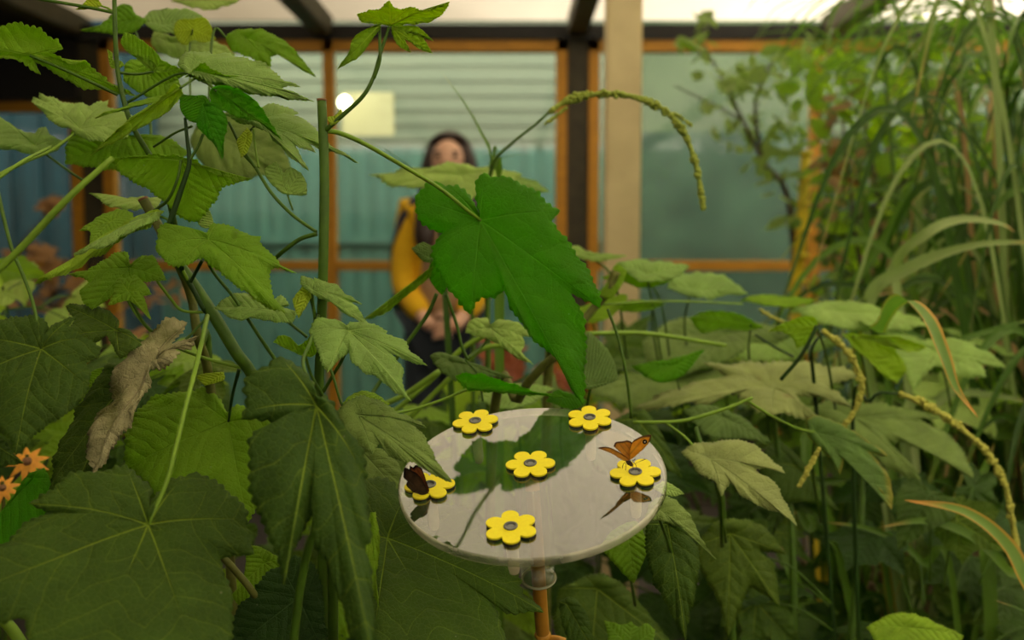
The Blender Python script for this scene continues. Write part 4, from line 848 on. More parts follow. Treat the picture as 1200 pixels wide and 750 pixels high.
# ================================================================ RIGHT-HAND MALLOW BUSH
pe = plant('mallow_bush', 'spreading mallow bush with pale maple-shaped leaves right of the feeder', 'bush', 905, 1.25)
gE = ground(905, 1.25)
def bushstem(parent, g, pts, r=0.004, mat='stem'): tube('stem', [g]+px(pts), [r*1.3, r, r*0.6], M[mat], parent, 10, 6)
bushstem(pe, gE, [(850, 640, 1.2), (832, 560, 1.1), (815, 500, 1.1)]); bushstem(pe, gE, [(930, 700, 1.25), (915, 560, 1.3), (905, 470, 1.3)]); bushstem(pe, gE, [(1000, 720, 1.3), (1010, 560, 1.35), (1000, 440, 1.4)])
L_ = [
 ("T920,556 c905,550 c886,550 c905,565 c918,585 T935,615 c912,600 c890,592 c870,582 s856,566 T846,581 c836,565 c820,558 c812,546 T798,529 c815,521 c830,519 c845,517 c870,518 c898,534", (832, 538), .97, 0, -0.07, 'rusty'),
 ("T839,656 c820,636 c800,620 c778,612 T756,609 c762,590 c780,583 c800,595 c814,617 c825,640", (768, 596), .84, 0.02, -0.05, 'dull'),
 ("T803,752 c790,725 c776,700 c765,680 c757,650 T756,615 c775,608 c800,620 c816,640 c819,660 c815,690 c809,715", (782, 614), .90, 0.01, -0.02, 'olive'),
 ("T743,684 c730,672 c715,655 T703,642 c718,622 c745,612 c759,640 c752,662", (735, 622), .93, 0, -0.03, 'mid'),
 ("T802,579 c790,582 c778,580 T765,572 c778,565 c790,570", (770, 572), .86, 0, -0.08, 'pale'),
 ("T853,748 c845,715 c835,692 c822,670 T816,640 c840,612 c880,610 c902,625 T921,649 c897,646 s886,652 c905,660 T914,712 c895,696 c878,690 c868,712", (855, 625), 1.1, 0, -0.03, 'olive'),
 ("T800,770 c760,720 c735,690 c700,672 T655,690 c650,740 T690,800 c750,810", (700, 690), 1.1, 0, -0.04, 'olive'),
 ("T768,738 c758,730 c748,735 T740,728 c728,732 T708,727 c712,745 c715,775 T760,790", (738, 760), .95, 0, -0.05, 'mid'),
 ("T655,705 c670,700 c685,715 c692,735 T700,770 c675,760 c660,735", (664, 708), .92, 0, -0.02, 'olive'),
 ("T1045,598 c1035,580 c1015,560 c1000,545 s990,535 T985,556 c975,540 c960,525 c948,512 T944,494 c960,488 c985,498 c1005,510 c1030,525 T1040,535 s1020,530 c1035,550 c1045,575", (955, 507), 1.12, 0, -0.06, 'tipped'),
 ("T1010,440 c975,430 c940,426 c905,425 T822,428 s850,440 c800,455 T742,477 c790,478 c830,472 c860,462 c880,480 T905,490 c930,486 T962,492 c945,478 c935,465 c970,470 T1000,474 s970,455 c985,448", (905, 455), 1.25, 0, -0.14, 'rusty'),
 ("T1140,562 c1100,530 c1060,520 s1040,518 c1060,540 T1080,566 c1040,548 c1000,520 c970,500 T945,478 c990,470 c1030,475 T1105,488 s1075,494 c1110,510 c1130,535", (1000, 490), 1.35, 0, -0.10, 'dull'),
 ("T1058,410 c1040,398 c1010,392 T987,391 c1000,406 c1018,422 c1036,440 T1052,450 c1062,430 c1050,412 s1050,408 c1070,412 T1087,408 c1070,400 c1045,394", (1000, 394), 1.3, 0, 0.02, 'bright'),
 ("T1180,430 c1155,412 c1135,402 T1118,396 c1090,398 c1060,392 T1020,372 c1030,395 c1050,420 T1070,457 c1080,445 c1092,432 s1097,430 c1120,440 T1156,443 s1150,428 c1165,430", (1095, 412), 1.4, 0, -0.10, 'pale'),
 ("T925,366 c950,357 c985,354 c1015,358 c1045,364 T1092,380 c1060,388 c1025,388 T990,386 c965,382 c945,374", (985, 366), 1.45, 0, -0.16, 'pale'),
 ("T900,388 c918,379 c940,371 c955,372 c958,384 c950,400 T934,409 c928,396 c915,389", (957, 382), 1.15, 0, 0.02, 'bright'),
 ("T752,400 c790,375 c830,378 c870,380 T930,385 c920,400 c880,410 c850,425 T800,440 c760,425", (850, 392), 1.5, 0, -0.14, 'dull'),
 ("T690,460 c720,445 c760,440 c800,435 T900,420 c850,455 c800,470 c740,480", (800, 445), 1.45, 0, -0.16, 'dull'),
 ("T845,405 c860,388 c890,384 c920,392 c950,395 T990,400 c950,415 c900,425 c860,420", (900, 396), 1.5, 0, -0.15, 'pale'),
 ("T808,372 c830,365 c865,368 T895,384 c870,388 c845,386 c822,390", (880, 380), 1.3, 0, 0.03, 'mid'),
 ("T722,309 c745,304 c765,306 c785,308 T808,312 c795,325 c770,330 c748,330 c735,320", (758, 322), 1.3, 0, -0.12, 'pale'),
 ("T703,325 c730,320 c760,324 T800,316 c780,332 c750,338 c735,332", (757, 325), 1.32, 0, 0.08, 'mid'),
 ("T782,337 c790,324 c820,320 c850,325 T876,345 c850,346 c830,351 c800,346", (810, 340), 1.4, 0, -0.12, 'pale'),
 ("T718,360 c740,352 c765,354 T780,356 c760,364 c735,366", (765, 356), 1.3, 0, 0.06, 'mid'),
 ("T868,352 c890,346 c920,348 T960,352 c930,360 c895,358", (915, 350), 1.45, 0, -0.14, 'mid'),
 ("T740,430 c760,425 c790,420 T825,410 c800,440 c770,448", (790, 428), 1.2, 0, -0.05, 'deep'),
 ("T725,445 c718,420 c705,402 c690,390 c678,400 T668,425 c667,452 c692,456", (692, 452), 1.0, 0.02, -0.03, 'dull'),
 ("T705,500 c740,515 c760,540 T800,560 c770,500 c750,480", (745, 490), 1.15, 0, -0.05, 'olive'),
 ("T800,480 c830,475 c870,490 T905,520 c870,515 c830,512", (850, 490), 1.2, 0, -0.08, 'dull'),
 ("T885,545 c905,520 c930,530 T985,600 c950,590 c915,585", (930, 545), 1.3, 0, -0.08, 'olive'),
 ("T1015,735 c1040,722 c1070,720 T1130,745 c1110,770 c1050,780", (1060, 735), 1.05, 0, -0.06, 'mid'),
 ("T640,470 c652,458 c668,462 T690,470 c670,480", (660, 466), 1.05, 0, -0.06, 'deep'),
 ("T560,470 c575,455 c605,450 T650,455 c620,475 c590,480", (600, 462), 1.15, 0, -0.12, 'pale'),
]
for s, J, d, gx, gy, mt in L_:
    g = (J[0]+random.uniform(-8, 18), J[1]+random.uniform(25, 55), d+0.05)
    hero(pe, s, J, d, gx, gy, mt, [g, (g[0]+10, g[1]+60, d+0.12)], 0.0014, rings=8)
stem(pe, [(742, 495, .98), (800, 493, .98), (850, 479, .98), (882, 466, .98)], [0.0016, 0.0018, 0.0015], 'stemlight', name='side_stem')
stem(pe, [(780, 495, .98), (800, 510, .98), (812, 522, .98)], 0.0013, 'stemlight', name='side_stem')
stem(pe, [(876, 470, .98), (905, 488, 1.02), (935, 502, 1.08), (955, 507, 1.12)], 0.0013, 'stemlight', name='side_stem')
stem(pe, [(712, 362, .95), (724, 395, .95), (734, 440, .95), (740, 490, .96)], 0.0014, 'stem', name='side_stem')
stem(pe, [(685, 391, 1.15), (760, 391, 1.2), (850, 405, 1.25)], 0.0026, 'stemlight', name='side_stem')
stem(pe, [(700, 357, 1.2), (780, 353, 1.25), (870, 356, 1.3)], 0.0012, 'strapdry' if False else 'stemlight', name='side_stem')
stem(pe, [(957, 382, 1.15), (940, 415, 1.15), (915, 445, 1.16)], 0.0022, 'stemdark', name='side_stem')
stem(pe, [(885, 392, 1.3), (905, 405, 1.3), (930, 418, 1.3)], 0.0016, 'stemdark', name='side_stem')
# withered curl on a leaf and dry brown twiglets
stem(pe, [(840, 560, 1.0), (845, 590, 1.0), (846, 640, 1.05)], 0.0018, 'stem', name='side_stem')

# cut woody branch behind the centre leaf
pf = plant('cut_branch', 'woody green-brown branch with a pruned end behind the large centre leaf', 'branch', 560, 1.2)
tube('branch', [ground(560, 1.2)]+px([(575, 560, 1.08), (608, 468, 1.02), (630, 436, 1.0), (652, 416, .99)]), [0.006, 0.0044, 0.0042], M['wood'], pf, 12, 6)
v, f = tube_geo(px([(651.5, 417, .99), (653.5, 414.5, .99)]), [0.0043, 0.0044], 12, True, 1); mk('cut_end', v, f, M['cut'], pf)
pf2 = plant('leafy_branch', 'greenish brown branch leaning up in front of the cream post', 'branch', 640, 1.4)
tube('branch', [ground(640, 1.4)]+px([(640, 520, 1.25), (660, 410, 1.2), (690, 368, 1.2), (712, 342, 1.2), (722, 318, 1.2)]), [0.008, 0.0052, 0.0050, 0.006], M['wood'], pf2, 12, 6)
hero(pf2, "T700,345 c712,330 c722,310 T735,318 c728,335 c715,350", (722, 322), 1.2, mat='mid')

# --- random leaf fill for whole bushes
CE = [CAN5, CAN5B, CAN3]
def fillbush(name, label, gxy, boxes, n, dr, size, mats, seed, face=(0, -0.55, 0.85), cat='bush'):
    random.seed(seed)
    b = plant(name, label, cat, *gxy); g = Vector(ground(*gxy))
    tops = []
    for k in range(5):
        bx = boxes[k % len(boxes)]; x = random.uniform(bx[0], bx[2]); y = random.uniform(bx[1], bx[3])+40; d = random.uniform(*dr)
        tp = P(x, y, d); tops.append(tp)
        tube('stem', [tuple(g), tuple(g.lerp(tp, 0.5)+Vector((0, 0, 0.1))), tuple(tp)], [0.006, 0.004, 0.002], M['stem'], b, 8, 4)
    for k in range(n):
        bx = boxes[k % len(boxes)]; x = random.uniform(bx[0], bx[2]); y = random.uniform(bx[1], bx[3]); d = random.uniform(*dr)
        p = P(x, y, d); fc = Vector(face)+Vector((random.uniform(-.5, .5), random.uniform(-.45, .45), random.uniform(-.35, .2)))
        tp = Vector((random.uniform(-1, 1), random.uniform(-0.9, 0.1), random.uniform(-0.9, 0.1)))
        sz = random.uniform(*size); st = min(tops, key=lambda q: (q-p).length)
        rleaf(b, p, tp, fc, sz, random.choice(mats), droop=random.uniform(0.1, 0.4), kind=random.choice(CE), pet=p+(st-p).normalized()*sz*1.1-Vector((0, 0, 0.02)), res=2, rings=4, thick=False)
    return b
fillbush('mallow_bush', 'shaded mallow bush low behind the feeder, below the pale maple-shaped leaves', (800, 1.5), [(640, 480, 900, 760), (880, 560, 1230, 780)], 95, (1.2, 1.75), (0.06, 0.10), ['olive', 'dark', 'dark', 'dark'], 3)  # mostly dark leaf colours, painting in the deep shade down here
fillbush('mallow_bush', 'mallow bush of grey-green leaves in front of the right-hand window and below the transom', (950, 1.9), [(700, 395, 960, 480), (930, 400, 1220, 520)], 62, (1.6, 2.0), (0.08, 0.12), ['dull', 'pale', 'mid', 'olive'], 4, (0, -0.35, 1))
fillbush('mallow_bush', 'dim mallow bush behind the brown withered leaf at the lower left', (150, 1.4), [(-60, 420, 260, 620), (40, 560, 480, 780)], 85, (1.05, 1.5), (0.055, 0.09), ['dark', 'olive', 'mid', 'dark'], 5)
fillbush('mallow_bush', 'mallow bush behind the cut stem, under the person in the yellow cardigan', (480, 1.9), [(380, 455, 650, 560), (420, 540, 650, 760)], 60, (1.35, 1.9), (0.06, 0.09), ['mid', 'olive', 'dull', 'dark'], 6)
fillbush('mallow_bush', 'yellow-green mallow bush at the left edge behind the diagonal stem', (40, 1.5), [(-40, 290, 100, 380), (140, 400, 240, 470)], 16, (1.15, 1.5), (0.05, 0.08), ['bright', 'pale', 'mid'], 7)
random.seed(21)

# pale leaf crossing in front of the person's chest
ph_ = plant('mallow_plant', 'slender mallow plant whose pale top leaf crosses the chest of the person', 'plant', 560, 1.5)
hero(ph_, "T432,206 c455,205 c472,198 c490,200 c508,196 c530,192 c552,195 c580,198 T612,205 c600,214 c575,214 c560,228 T548,238 c530,226 c490,222 c460,219", (540, 205), 1.3, 0, -0.10, 'pale', [(545, 240, 1.32), (550, 340, 1.4)], 0.0018)
hero(ph_, "T645,225 c625,212 c600,205 T570,198 c590,220 c615,228", (585, 205), 1.35, 0, -0.10, 'pale', [(575, 260, 1.37), (552, 340, 1.4)], 0.0016)
tube('stem', px([(550, 330, 1.4), (555, 480, 1.42)])+[ground(560, 1.5)], [0.002, 0.004], M['stem'], ph_, 8, 5)
hero(ph_, "T650,355 c665,365 T700,352 c735,346 c715,372 c680,378", (690, 366), 1.3, 0, -0.05, 'mid', [(690, 400, 1.35), (600, 450, 1.4)], 0.0014)
hero(ph_, "T660,295 c675,288 c690,296 T735,300 c710,306 c690,306", (690, 300), 1.3, 0, -0.10, 'pale', [(720, 330, 1.3), (735, 420, 1.4)], 0.0014)

# ================================================================ CATKINS AND FLOWER SPIKES
M['catkin'] = pmat('green_catkin', (0.36, 0.42, 0.05), 0.8, 0.3, 300, (0.22, 0.30, 0.03))
M['catkinol'] = pmat('yellow_olive_catkin', (0.55, 0.55, 0.08), 0.8, 0.3, 300, (0.34, 0.34, 0.05))
def spike(parent, pts, r0, mat, dens=900, name='flower_spike', fr=0.002):
    C = catmull(px(pts), 14); C = np.array(C); D = np.concatenate([[0], np.cumsum(np.linalg.norm(np.diff(C, axis=0), axis=1))])
    n = int(D[-1]*dens*2); mb = MB()
    ico = bmesh.new(); bmesh.ops.create_icosphere(ico, subdivisions=1, radius=1); iv = [v.co.copy() for v in ico.verts]; fi = [[v.index for v in f_.verts] for f_ in ico.faces]; ico.free()
    for k in range(n):
        t = random.random()*D[-1]; c = np.array([np.interp(t, D, C[:, j]) for j in range(3)]); u = t/D[-1]
        cl = 0.55+0.45*math.sin(u*60+math.sin(u*23)*2); R = r0*cl*(min(1, u*5+0.3))*(1-0.6*u**4)
        o = Vector([random.gauss(0, 1) for _ in range(3)]).normalized()*R*random.random()**0.5
        s_ = fr*random.uniform(0.6, 1.2); mb.add([Vector(c)+o+v*s_ for v in iv], fi)
    mb.tube(C[::4].tolist()+[C[-1].tolist()], [r0*0.35, r0*0.25], 6, 0, True, 1)
    return mb.build(name, M[mat], parent, True)
pg = plant('reed_plant', 'reed with one tall arching green flower spike crossing the cream post', 'plant', 585, 1.35)
gG = ground(585, 1.35)
tube('stem', [gG]+px([(572, 420, 1.22), (572, 260, 1.2), (577, 195, 1.18), (600, 168, 1.17), (625, 148, 1.16), (645, 130, 1.15)]), [0.004, 0.0025, 0.0016, 0.0014], M['stem'], pg, 8, 8)
spike(pg, [(645, 131, 1.15), (665, 118, 1.15), (700, 110, 1.15), (740, 113, 1.15), (770, 124, 1.15), (792, 142, 1.15), (808, 170, 1.15), (818, 205, 1.15), (824, 244, 1.15)], 0.0055, 'catkin', 2600, fr=0.0026)
spike(pg, [(638, 146, 1.15), (650, 137, 1.15), (664, 126, 1.15)], 0.0022, 'catkin', 900)
spike(pg, [(790, 133, 1.15), (800, 139, 1.15), (810, 147, 1.15)], 0.0025, 'catkin', 1000)
strap(pg, [gG]+px([(585, 330, 1.22), (576, 195, 1.2), (562, 155, 1.2), (543, 120, 1.2), (517, 84, 1.2)]), 0.012, 'strap')
strap(pg, [gG]+px([(520, 330, 1.3), (490, 215, 1.3), (462, 183, 1.3), (425, 163, 1.3)]), 0.009, 'strapdark')
strap(pg, [gG]+px([(585, 300, 1.25), (578, 200, 1.24), (592, 185, 1.24), (618, 180, 1.24)]), 0.005, 'strap')
ck = plant('catkin_plant', 'plant with knobbly yellow-green catkins trailing over the right-hand leaves', 'plant', 1020, 1.3)
spike(ck, [(965, 388, 1.2), (985, 404, 1.2), (1003, 428, 1.2), (1009, 458, 1.2), (998, 488, 1.2), (976, 512, 1.2)], 0.0042, 'catkinol', 1500, fr=0.0026)
spike(ck, [(1054, 461, 1.2), (1085, 474, 1.2), (1112, 492, 1.2), (1135, 510, 1.2), (1160, 535, 1.2), (1178, 570, 1.2), (1186, 610, 1.2), (1192, 645, 1.2)], 0.0052, 'catkinol', 1500, fr=0.003)
spike(ck, [(960, 526, 1.05), (950, 545, 1.05), (936, 571, 1.05)], 0.0028, 'catkinol', 1500, fr=0.002)
spike(ck, [(890, 362, 1.4), (905, 372, 1.4), (920, 378, 1.4)], 0.003, 'catkinol', 900)
tube('stem', [ground(1020, 1.3)]+px([(1000, 560, 1.25), (1020, 470, 1.2), (1054, 461, 1.2)]), [0.003, 0.0015], M['stemdark'], ck, 8, 6)
tube('stem', [ground(1020, 1.3)]+px([(960, 520, 1.25), (950, 420, 1.2), (965, 388, 1.2)]), [0.003, 0.0015], M['stemdark'], ck, 8, 6)

# ================================================================ STRAP-LEAVED CLUMPS AT THE RIGHT
def clump(name, label, gx_, gd, n, spread, hgt, wid, mats, seed, lean=(-0.2, 0), hero_=()):
    random.seed(seed)
    g = Vector(ground(gx_, gd)); t = thing(name, label, 'plant', g)
    per = {}
    for k in range(n):
        a = random.uniform(0, 2*math.pi); ln = random.uniform(0.5, 1.0); sp = spread*random.uniform(0.35, 1.0)
        b = g+Vector((random.uniform(-.16, .16), random.uniform(-.12, .12), 0.0))
        dx, dy = math.cos(a)*sp+lean[0]*random.random(), math.sin(a)*sp*0.7+lean[1]
        H = hgt*ln; c = random.uniform(0.0, 0.95)
        pts = [b, b+Vector((dx*0.15, dy*0.15, H*0.45)), b+Vector((dx*0.5, dy*0.5, H*0.88)), b+Vector((dx*0.85, dy*0.85, H*(1.0-c*0.15))), b+Vector((dx*1.2, dy*1.2, H*(1.0-c*0.55)))]
        m_ = random.choice(mats); per.setdefault(m_, []).append(([tuple(p) for p in pts], wid*random.uniform(0.6, 1.2), dict(steps=6, up=(0.2, -0.7, 0.6), twist=random.uniform(-0.8, 0.8))))
    for m_, it in per.items():
        o = strapmass(t, it, m_); o['kind'] = 'stuff'
    return t
clump('strap_leaf_clump', 'tall dark clump of narrow strap leaves filling the right edge', 1200, 2.0, 190, 0.40, 1.9, 0.014, ['strapdark', 'strap', 'strapdark', 'strapdark', 'strap', 'strapdark', 'strap', 'strapdark', 'strappale', 'strapdry'], 31, (-0.12, 0))
clump('strap_leaf_clump', 'strap leaf clump with upright blades beside the yellow cane', 1010, 2.7, 130, 0.28, 1.5, 0.014, ['strap', 'strapdark', 'strap', 'strapdark'], 32, (0.1, 0))
clump('strap_leaf_clump', 'strap leaf clump reaching the roof in front of the far right window', 1150, 3.3, 260, 0.6, 2.1, 0.014, ['strap', 'strapdark', 'strapdark', 'strapdark', 'strap', 'strappale', 'strapdark', 'strapdry'], 33, (0.0, 0))
clump('strap_leaf_clump', 'low shadowed clump of strap leaves at the lower right', 1090, 1.9, 90, 0.3, 1.0, 0.016, ['strapdark', 'strapdark', 'strap'], 34)
random.seed(55)
pk = plant('spider_plant', 'arching long-leaved plant with broad striped blades sweeping across the right side', 'plant', 1120, 1.5)
gK = ground(1120, 1.5)
S_ = [([(1020, 460, 1.5), (1018, 352, 1.5), (1060, 318, 1.48), (1110, 297, 1.45), (1170, 285, 1.4), (1260, 288, 1.35)], .020, 'strappale'),
      ([(1060, 420, 1.55), (1045, 320, 1.55), (1085, 275, 1.5), (1125, 258, 1.5), (1170, 262, 1.5), (1190, 272, 1.5)], .016, 'strappale'),
      ([(1010, 480, 1.5), (1030, 385, 1.35), (1055, 352, 1.2), (1085, 372, 1.12), (1105, 415, 1.08), (1120, 455, 1.06), (1146, 489, 1.05)], .019, 'straporange'),
      ([(1260, 760, 1.2), (1212, 700, 1.1), (1180, 640, 1.1), (1130, 600, 1.1), (1060, 586, 1.1)], .020, 'straporange'),
      ([(1230, 740, 1.3), (1180, 670, 1.2), (1140, 630, 1.2), (1085, 611, 1.2), (1030, 618, 1.2)], .014, 'strap'),
      ([(1120, 720, 1.3), (1080, 660, 1.3), (1050, 634, 1.3), (1010, 618, 1.3), (968, 612, 1.3)], .010, 'strap'),
      ([(1060, 560, 1.6), (1100, 470, 1.6), (1150, 462, 1.6), (1240, 478, 1.6)], .018, 'strappale'),
      ([(1040, 480, 1.5), (1110, 410, 1.5), (1160, 388, 1.5), (1240, 366, 1.5)], .012, 'strap'),
      ([(960, 560, 1.35), (950, 620, 1.3), (930, 585, 1.3), (920, 575, 1.3)], .012, 'strap'),
      ([(1160, 760, 1.3), (1145, 600, 1.35), (1150, 560, 1.4), (1165, 520, 1.4)], .020, 'strap'),
      ([(930, 760, 1.3), (935, 700, 1.3), (922, 660, 1.3), (915, 640, 1.35)], .018, 'strap'),
      ([(1000, 480, 2.0), (1080, 400, 2.0), (1075, 240, 2.0), (1082, 196, 2.0)], .026, 'strappale'),
      ([(1040, 480, 2.0), (1120, 400, 2.0), (1122, 260, 2.0), (1125, 205, 2.0)], .020, 'strap'),
      ([(1060, 480, 1.9), (1150, 420, 1.9), (1165, 330, 1.9), (1170, 285, 1.9)], .03, 'strap'),
      ([(1000, 400, 1.9), (990, 350, 1.9), (1030, 290, 1.9), (1060, 230, 1.9), (1095, 165, 1.9)], .018, 'strap'),
      ([(1250, 640, 1.2), (1225, 610, 1.15), (1198, 590, 1.1), (1165, 703, 1.1)], .012, 'strap')]
for pts, w_, m_ in S_[:-1]: strap(pk, [gK]+px(pts), w_, m_, steps=8, up=(0.15, -0.8, 0.55))
strap(pk, [gK]+px([(1260, 760, 1.2), (1215, 725, 1.1), (1165, 703, 1.1)]), 0.014, 'strap', steps=8)
# umbrella sedge at the top right: fans of thin bracts on thin stalks
def sedge(label, tops, gx_, gd, seed, nb=26, ln=0.34):
    random.seed(seed); g = Vector(ground(gx_, gd)); t = thing('umbrella_sedge', label, 'sedge', g)
    for (x, y, d) in tops:
        c = P(x, y, d)
        tube('stalk', [tuple(g+Vector((random.uniform(-.08, .08), 0, 0))), tuple(g.lerp(c, 0.5)), tuple(c)], [0.006, 0.004], M['stem'], t, 8, 5)
        it = []
        for k in range(nb):
            a = 2*math.pi*k/nb+random.uniform(-.1, .1); L1 = ln*random.uniform(0.7, 1.1); e = random.uniform(-0.1, 0.35)
            dr = Vector((math.cos(a), math.sin(a), e))
            it.append(([tuple(c), tuple(c+dr*L1*0.4), tuple(c+dr*L1*0.8-Vector((0, 0, L1*0.15))), tuple(c+dr*L1-Vector((0, 0, L1*0.38)))], 0.010, dict(steps=5)))
        o = strapmass(t, it, 'strap', 'bract'); o['kind'] = 'stuff'
    return t
sedge('umbrella sedge with leaf fans against the white roof at the upper right', [(1030, -8, 2.3), (1085, 60, 2.4), (1130, 10, 2.1), (985, 55, 2.9)], 1060, 2.4, 41)
sedge('umbrella sedge with leaf fans against the right picture edge', [(1180, 100, 1.9), (1210, 30, 1.8), (1150, 200, 2.2)], 1190, 2.0, 42)

# small leafy shrub in front of the second window
def shrub(name, label, g, branches, zones, n, size, mat, seed, cat='shrub', kind='oval'):
    random.seed(seed); t = thing(name, label, cat, g)
    for i, (pts, r) in enumerate(branches): tube('branch', ([tuple(g)] if i == 0 else [])+px(pts), r, M['bark'], t, 8, 6)
    V = []; Fc = []; ms = []
    for k in range(n):
        cx, cy, rx, ry, d0, dd = random.choice(zones); a = random.random()*6.283; q = random.random()**0.5
        c = P(cx+rx*q*math.cos(a), cy+ry*q*math.sin(a), d0+random.uniform(-dd, dd)); s = random.uniform(*size)
        nn = Vector((random.uniform(-.8, .8), random.uniform(-.9, .2), random.uniform(.1, 1))).normalized(); y = nn.orthogonal().normalized()
        y = (Matrix.Rotation(random.random()*6.28, 3, nn) @ y); x = y.cross(nn); b = len(V)
        V += [c-y*s*.5, c-y*s*.2+x*s*.26-nn*s*.03, c+y*s*.2+x*s*.22-nn*s*.03, c+y*s*.55-nn*s*.08, c+y*s*.2-x*s*.22-nn*s*.03, c-y*s*.2-x*s*.26-nn*s*.03, c+nn*s*.04]
        for j in range(6): Fc.append((b+6, b+j, b+(j+1) % 6))
    o = mk('foliage', V, Fc, M[mat], t); at = o.data.attributes.new('vd', 'FLOAT_VECTOR', 'POINT')
    rn = [[0.003, random.random()*0.01, 0.3]]*len(V); at.data.foreach_set('vector', np.array(rn, dtype=np.float32).ravel())
    return t
shrub('window_shrub', 'thin shrub with small green leaves on a dark branch before the second window', ground(960, 3.2),
      [([(940, 420, 3.1), (925, 240, 3.0), (895, 190, 3.0), (860, 120, 3.0), (835, 70, 3.0)], [.014, .010, .006, .003]), ([(895, 190, 3.0), (885, 130, 3.0), (900, 80, 3.0), (935, 50, 3.0)], [.007, .003]), ([(870, 140, 3.0), (830, 120, 3.0), (790, 100, 3.0)], [.004, .002]), ([(835, 75, 3.0), (825, 45, 3.0), (832, 15, 3.0)], [.003, .0015])],
      [(855, 100, 45, 36, 3.0, .2), (855, 100, 45, 36, 3.0, .2), (880, 130, 55, 55, 3.0, .25), (905, 180, 40, 45, 3.0, .2), (880, 130, 55, 55, 3.0, .25), (905, 175, 40, 45, 3.0, .2), (818, 50, 22, 18, 3.0, .1), (940, 60, 40, 22, 2.9, .2), (825, 22, 10, 6, 3.0, .1), (925, 225, 35, 45, 3.0, .2)], 150, (0.045, 0.075), 'dull', 61)
shrub('background_shrub', 'leafy shrub with mixed pale and green foliage between window and strap leaves', ground(1060, 4.0),
      [([(1060, 420, 3.9), (1050, 250, 3.8), (1030, 120, 3.8)], [.015, .008, .004])],
      [(1040, 150, 90, 110, 3.7, .3), (1130, 150, 90, 130, 3.6, .3), (1080, 290, 120, 90, 3.6, .3), (1010, 250, 50, 90, 3.6, .3), (1120, 330, 120, 110, 3.5, .3)], 1600, (0.04, 0.075), 'olive', 62)
shrub('autumn_shrub', 'brown-leaved shrub seen low behind the left window post', ground(60, 3.6),
      [([(80, 420, 3.5), (60, 350, 3.5), (120, 330, 3.5), (180, 335, 3.5)], [.012, .008, .005]), ([(60, 350, 3.5), (20, 300, 3.5), (60, 245, 3.5)], [.006, .003])],
      [(60, 335, 110, 30, 3.5, .3), (130, 345, 100, 24, 3.5, .3), (40, 310, 40, 22, 3.5, .2), (60, 240, 8, 6, 3.5, .1), (170, 440, 60, 60, 3.3, .3)], 230, (0.05, 0.08), 'autumn' if 'autumn' in M else 'dry', 63)
shrub('rust_shrub', 'rust-coloured dry shrub beside the hip of the person', ground(590, 3.3),
      [([(590, 520, 3.2), (585, 430, 3.2), (580, 385, 3.2)], [.012, .006])],
      [(585, 425, 26, 38, 3.2, .15), (650, 450, 26, 22, 3.0, .15)], 110, (0.05, 0.08), 'rust' if 'rust' in M else 'dry', 64)
shrub('young_shrub', 'bright green leafy shrub in front of the strap leaves by the right window', ground(1040, 2.9),
      [([(1040, 420, 2.8), (1030, 250, 2.7), (1010, 120, 2.7)], [.012, .007, .003])],
      [(1000, 170, 70, 110, 2.7, .25), (1100, 120, 90, 110, 2.6, .25), (960, 90, 50, 40, 2.8, .2), (1060, 330, 110, 60, 2.6, .2)], 260, (0.05, 0.085), 'mid', 65)
shrub('withering_shrub', 'sparse shrub of orange and tan withered leaves among the strap leaves', ground(1020, 2.6),
      [([(1020, 420, 2.5), (1000, 250, 2.5), (985, 120, 2.5)], [.010, .006, .003]), ([(1000, 260, 2.5), (1080, 200, 2.4), (1120, 190, 2.4)], [.004, .002])],
      [(990, 150, 30, 70, 2.5, .1), (1110, 210, 70, 50, 2.4, .15), (1030, 300, 80, 40, 2.4, .15), (975, 200, 25, 60, 2.5, .1)], 75, (0.035, 0.06), 'autumn', 66)
# yellow cane with joints at the right of the second window
M['yellowcane'] = pmat('yellow_bamboo', (0.92, 0.66, 0.01), 0.5, 0.15, 8, (0.6, 0.5, 0.03))
g = ground(941, 3.0); yc = thing('bamboo_cane', 'bright yellow jointed bamboo cane beside the second window', 'cane', g)
tube('culm', [g]+px([(934, 400, 3.0), (939, 280, 3.0), (945, 180, 3.0)]), [0.020, 0.018, 0.015], M['yellowcane'], yc, 14, 6)
for k in range(7):
    a = P(937+k*1.3, 360-k*30, 3.0); mb = MB(); mb.tube([a-Vector((0, 0, .008)), a, a+Vector((0, 0, .008))], [0.018, 0.022, 0.018], 14, 0, True, 3); mb.build('joint', M['yellowcane'], yc, True)
random.seed(77)
# dry seed heads and old stalks low at the right
pz = plant('dried_stalks', 'tangle of dried curled stalks with seed heads at the lower right', 'dried plant', 1060, 1.7)
M['dead'] = pmat('dead_stalk', (0.30, 0.20, 0.10), 0.9, 0.3, 100)
for (x, y, r) in ((942, 658, 6), (1034, 672, 9), (1020, 688, 7), (1058, 718, 7), (1138, 692, 6), (1150, 680, 8), (1165, 675, 7), (1158, 700, 6), (1185, 690, 5), (1152, 718, 6)):
    p = P(x, y, 1.55); s = r/F*1.55; mb = MB()
    for q in range(9):
        bm = bmesh.new(); bmesh.ops.create_icosphere(bm, subdivisions=1, radius=s*random.uniform(.35, .6)); o = Vector([random.gauss(0, .45)*s for _ in range(3)])
        mb.add([v.co+p+o for v in bm.verts], [[v.index for v in f_.verts] for f_ in bm.faces]); bm.free()
    h_ = mb.build('seed_head', M['dead'], pz, True)
    tube('stalk', [tuple(p), tuple(P(x+random.uniform(-12, 12), y-30, 1.55)), tuple(P(x+random.uniform(-20, 20), y-70, 1.6)), tuple(P(x, y+60, 1.7)), ground(1060, 1.7)], 0.0018, M['dead'], pz, 6, 6)
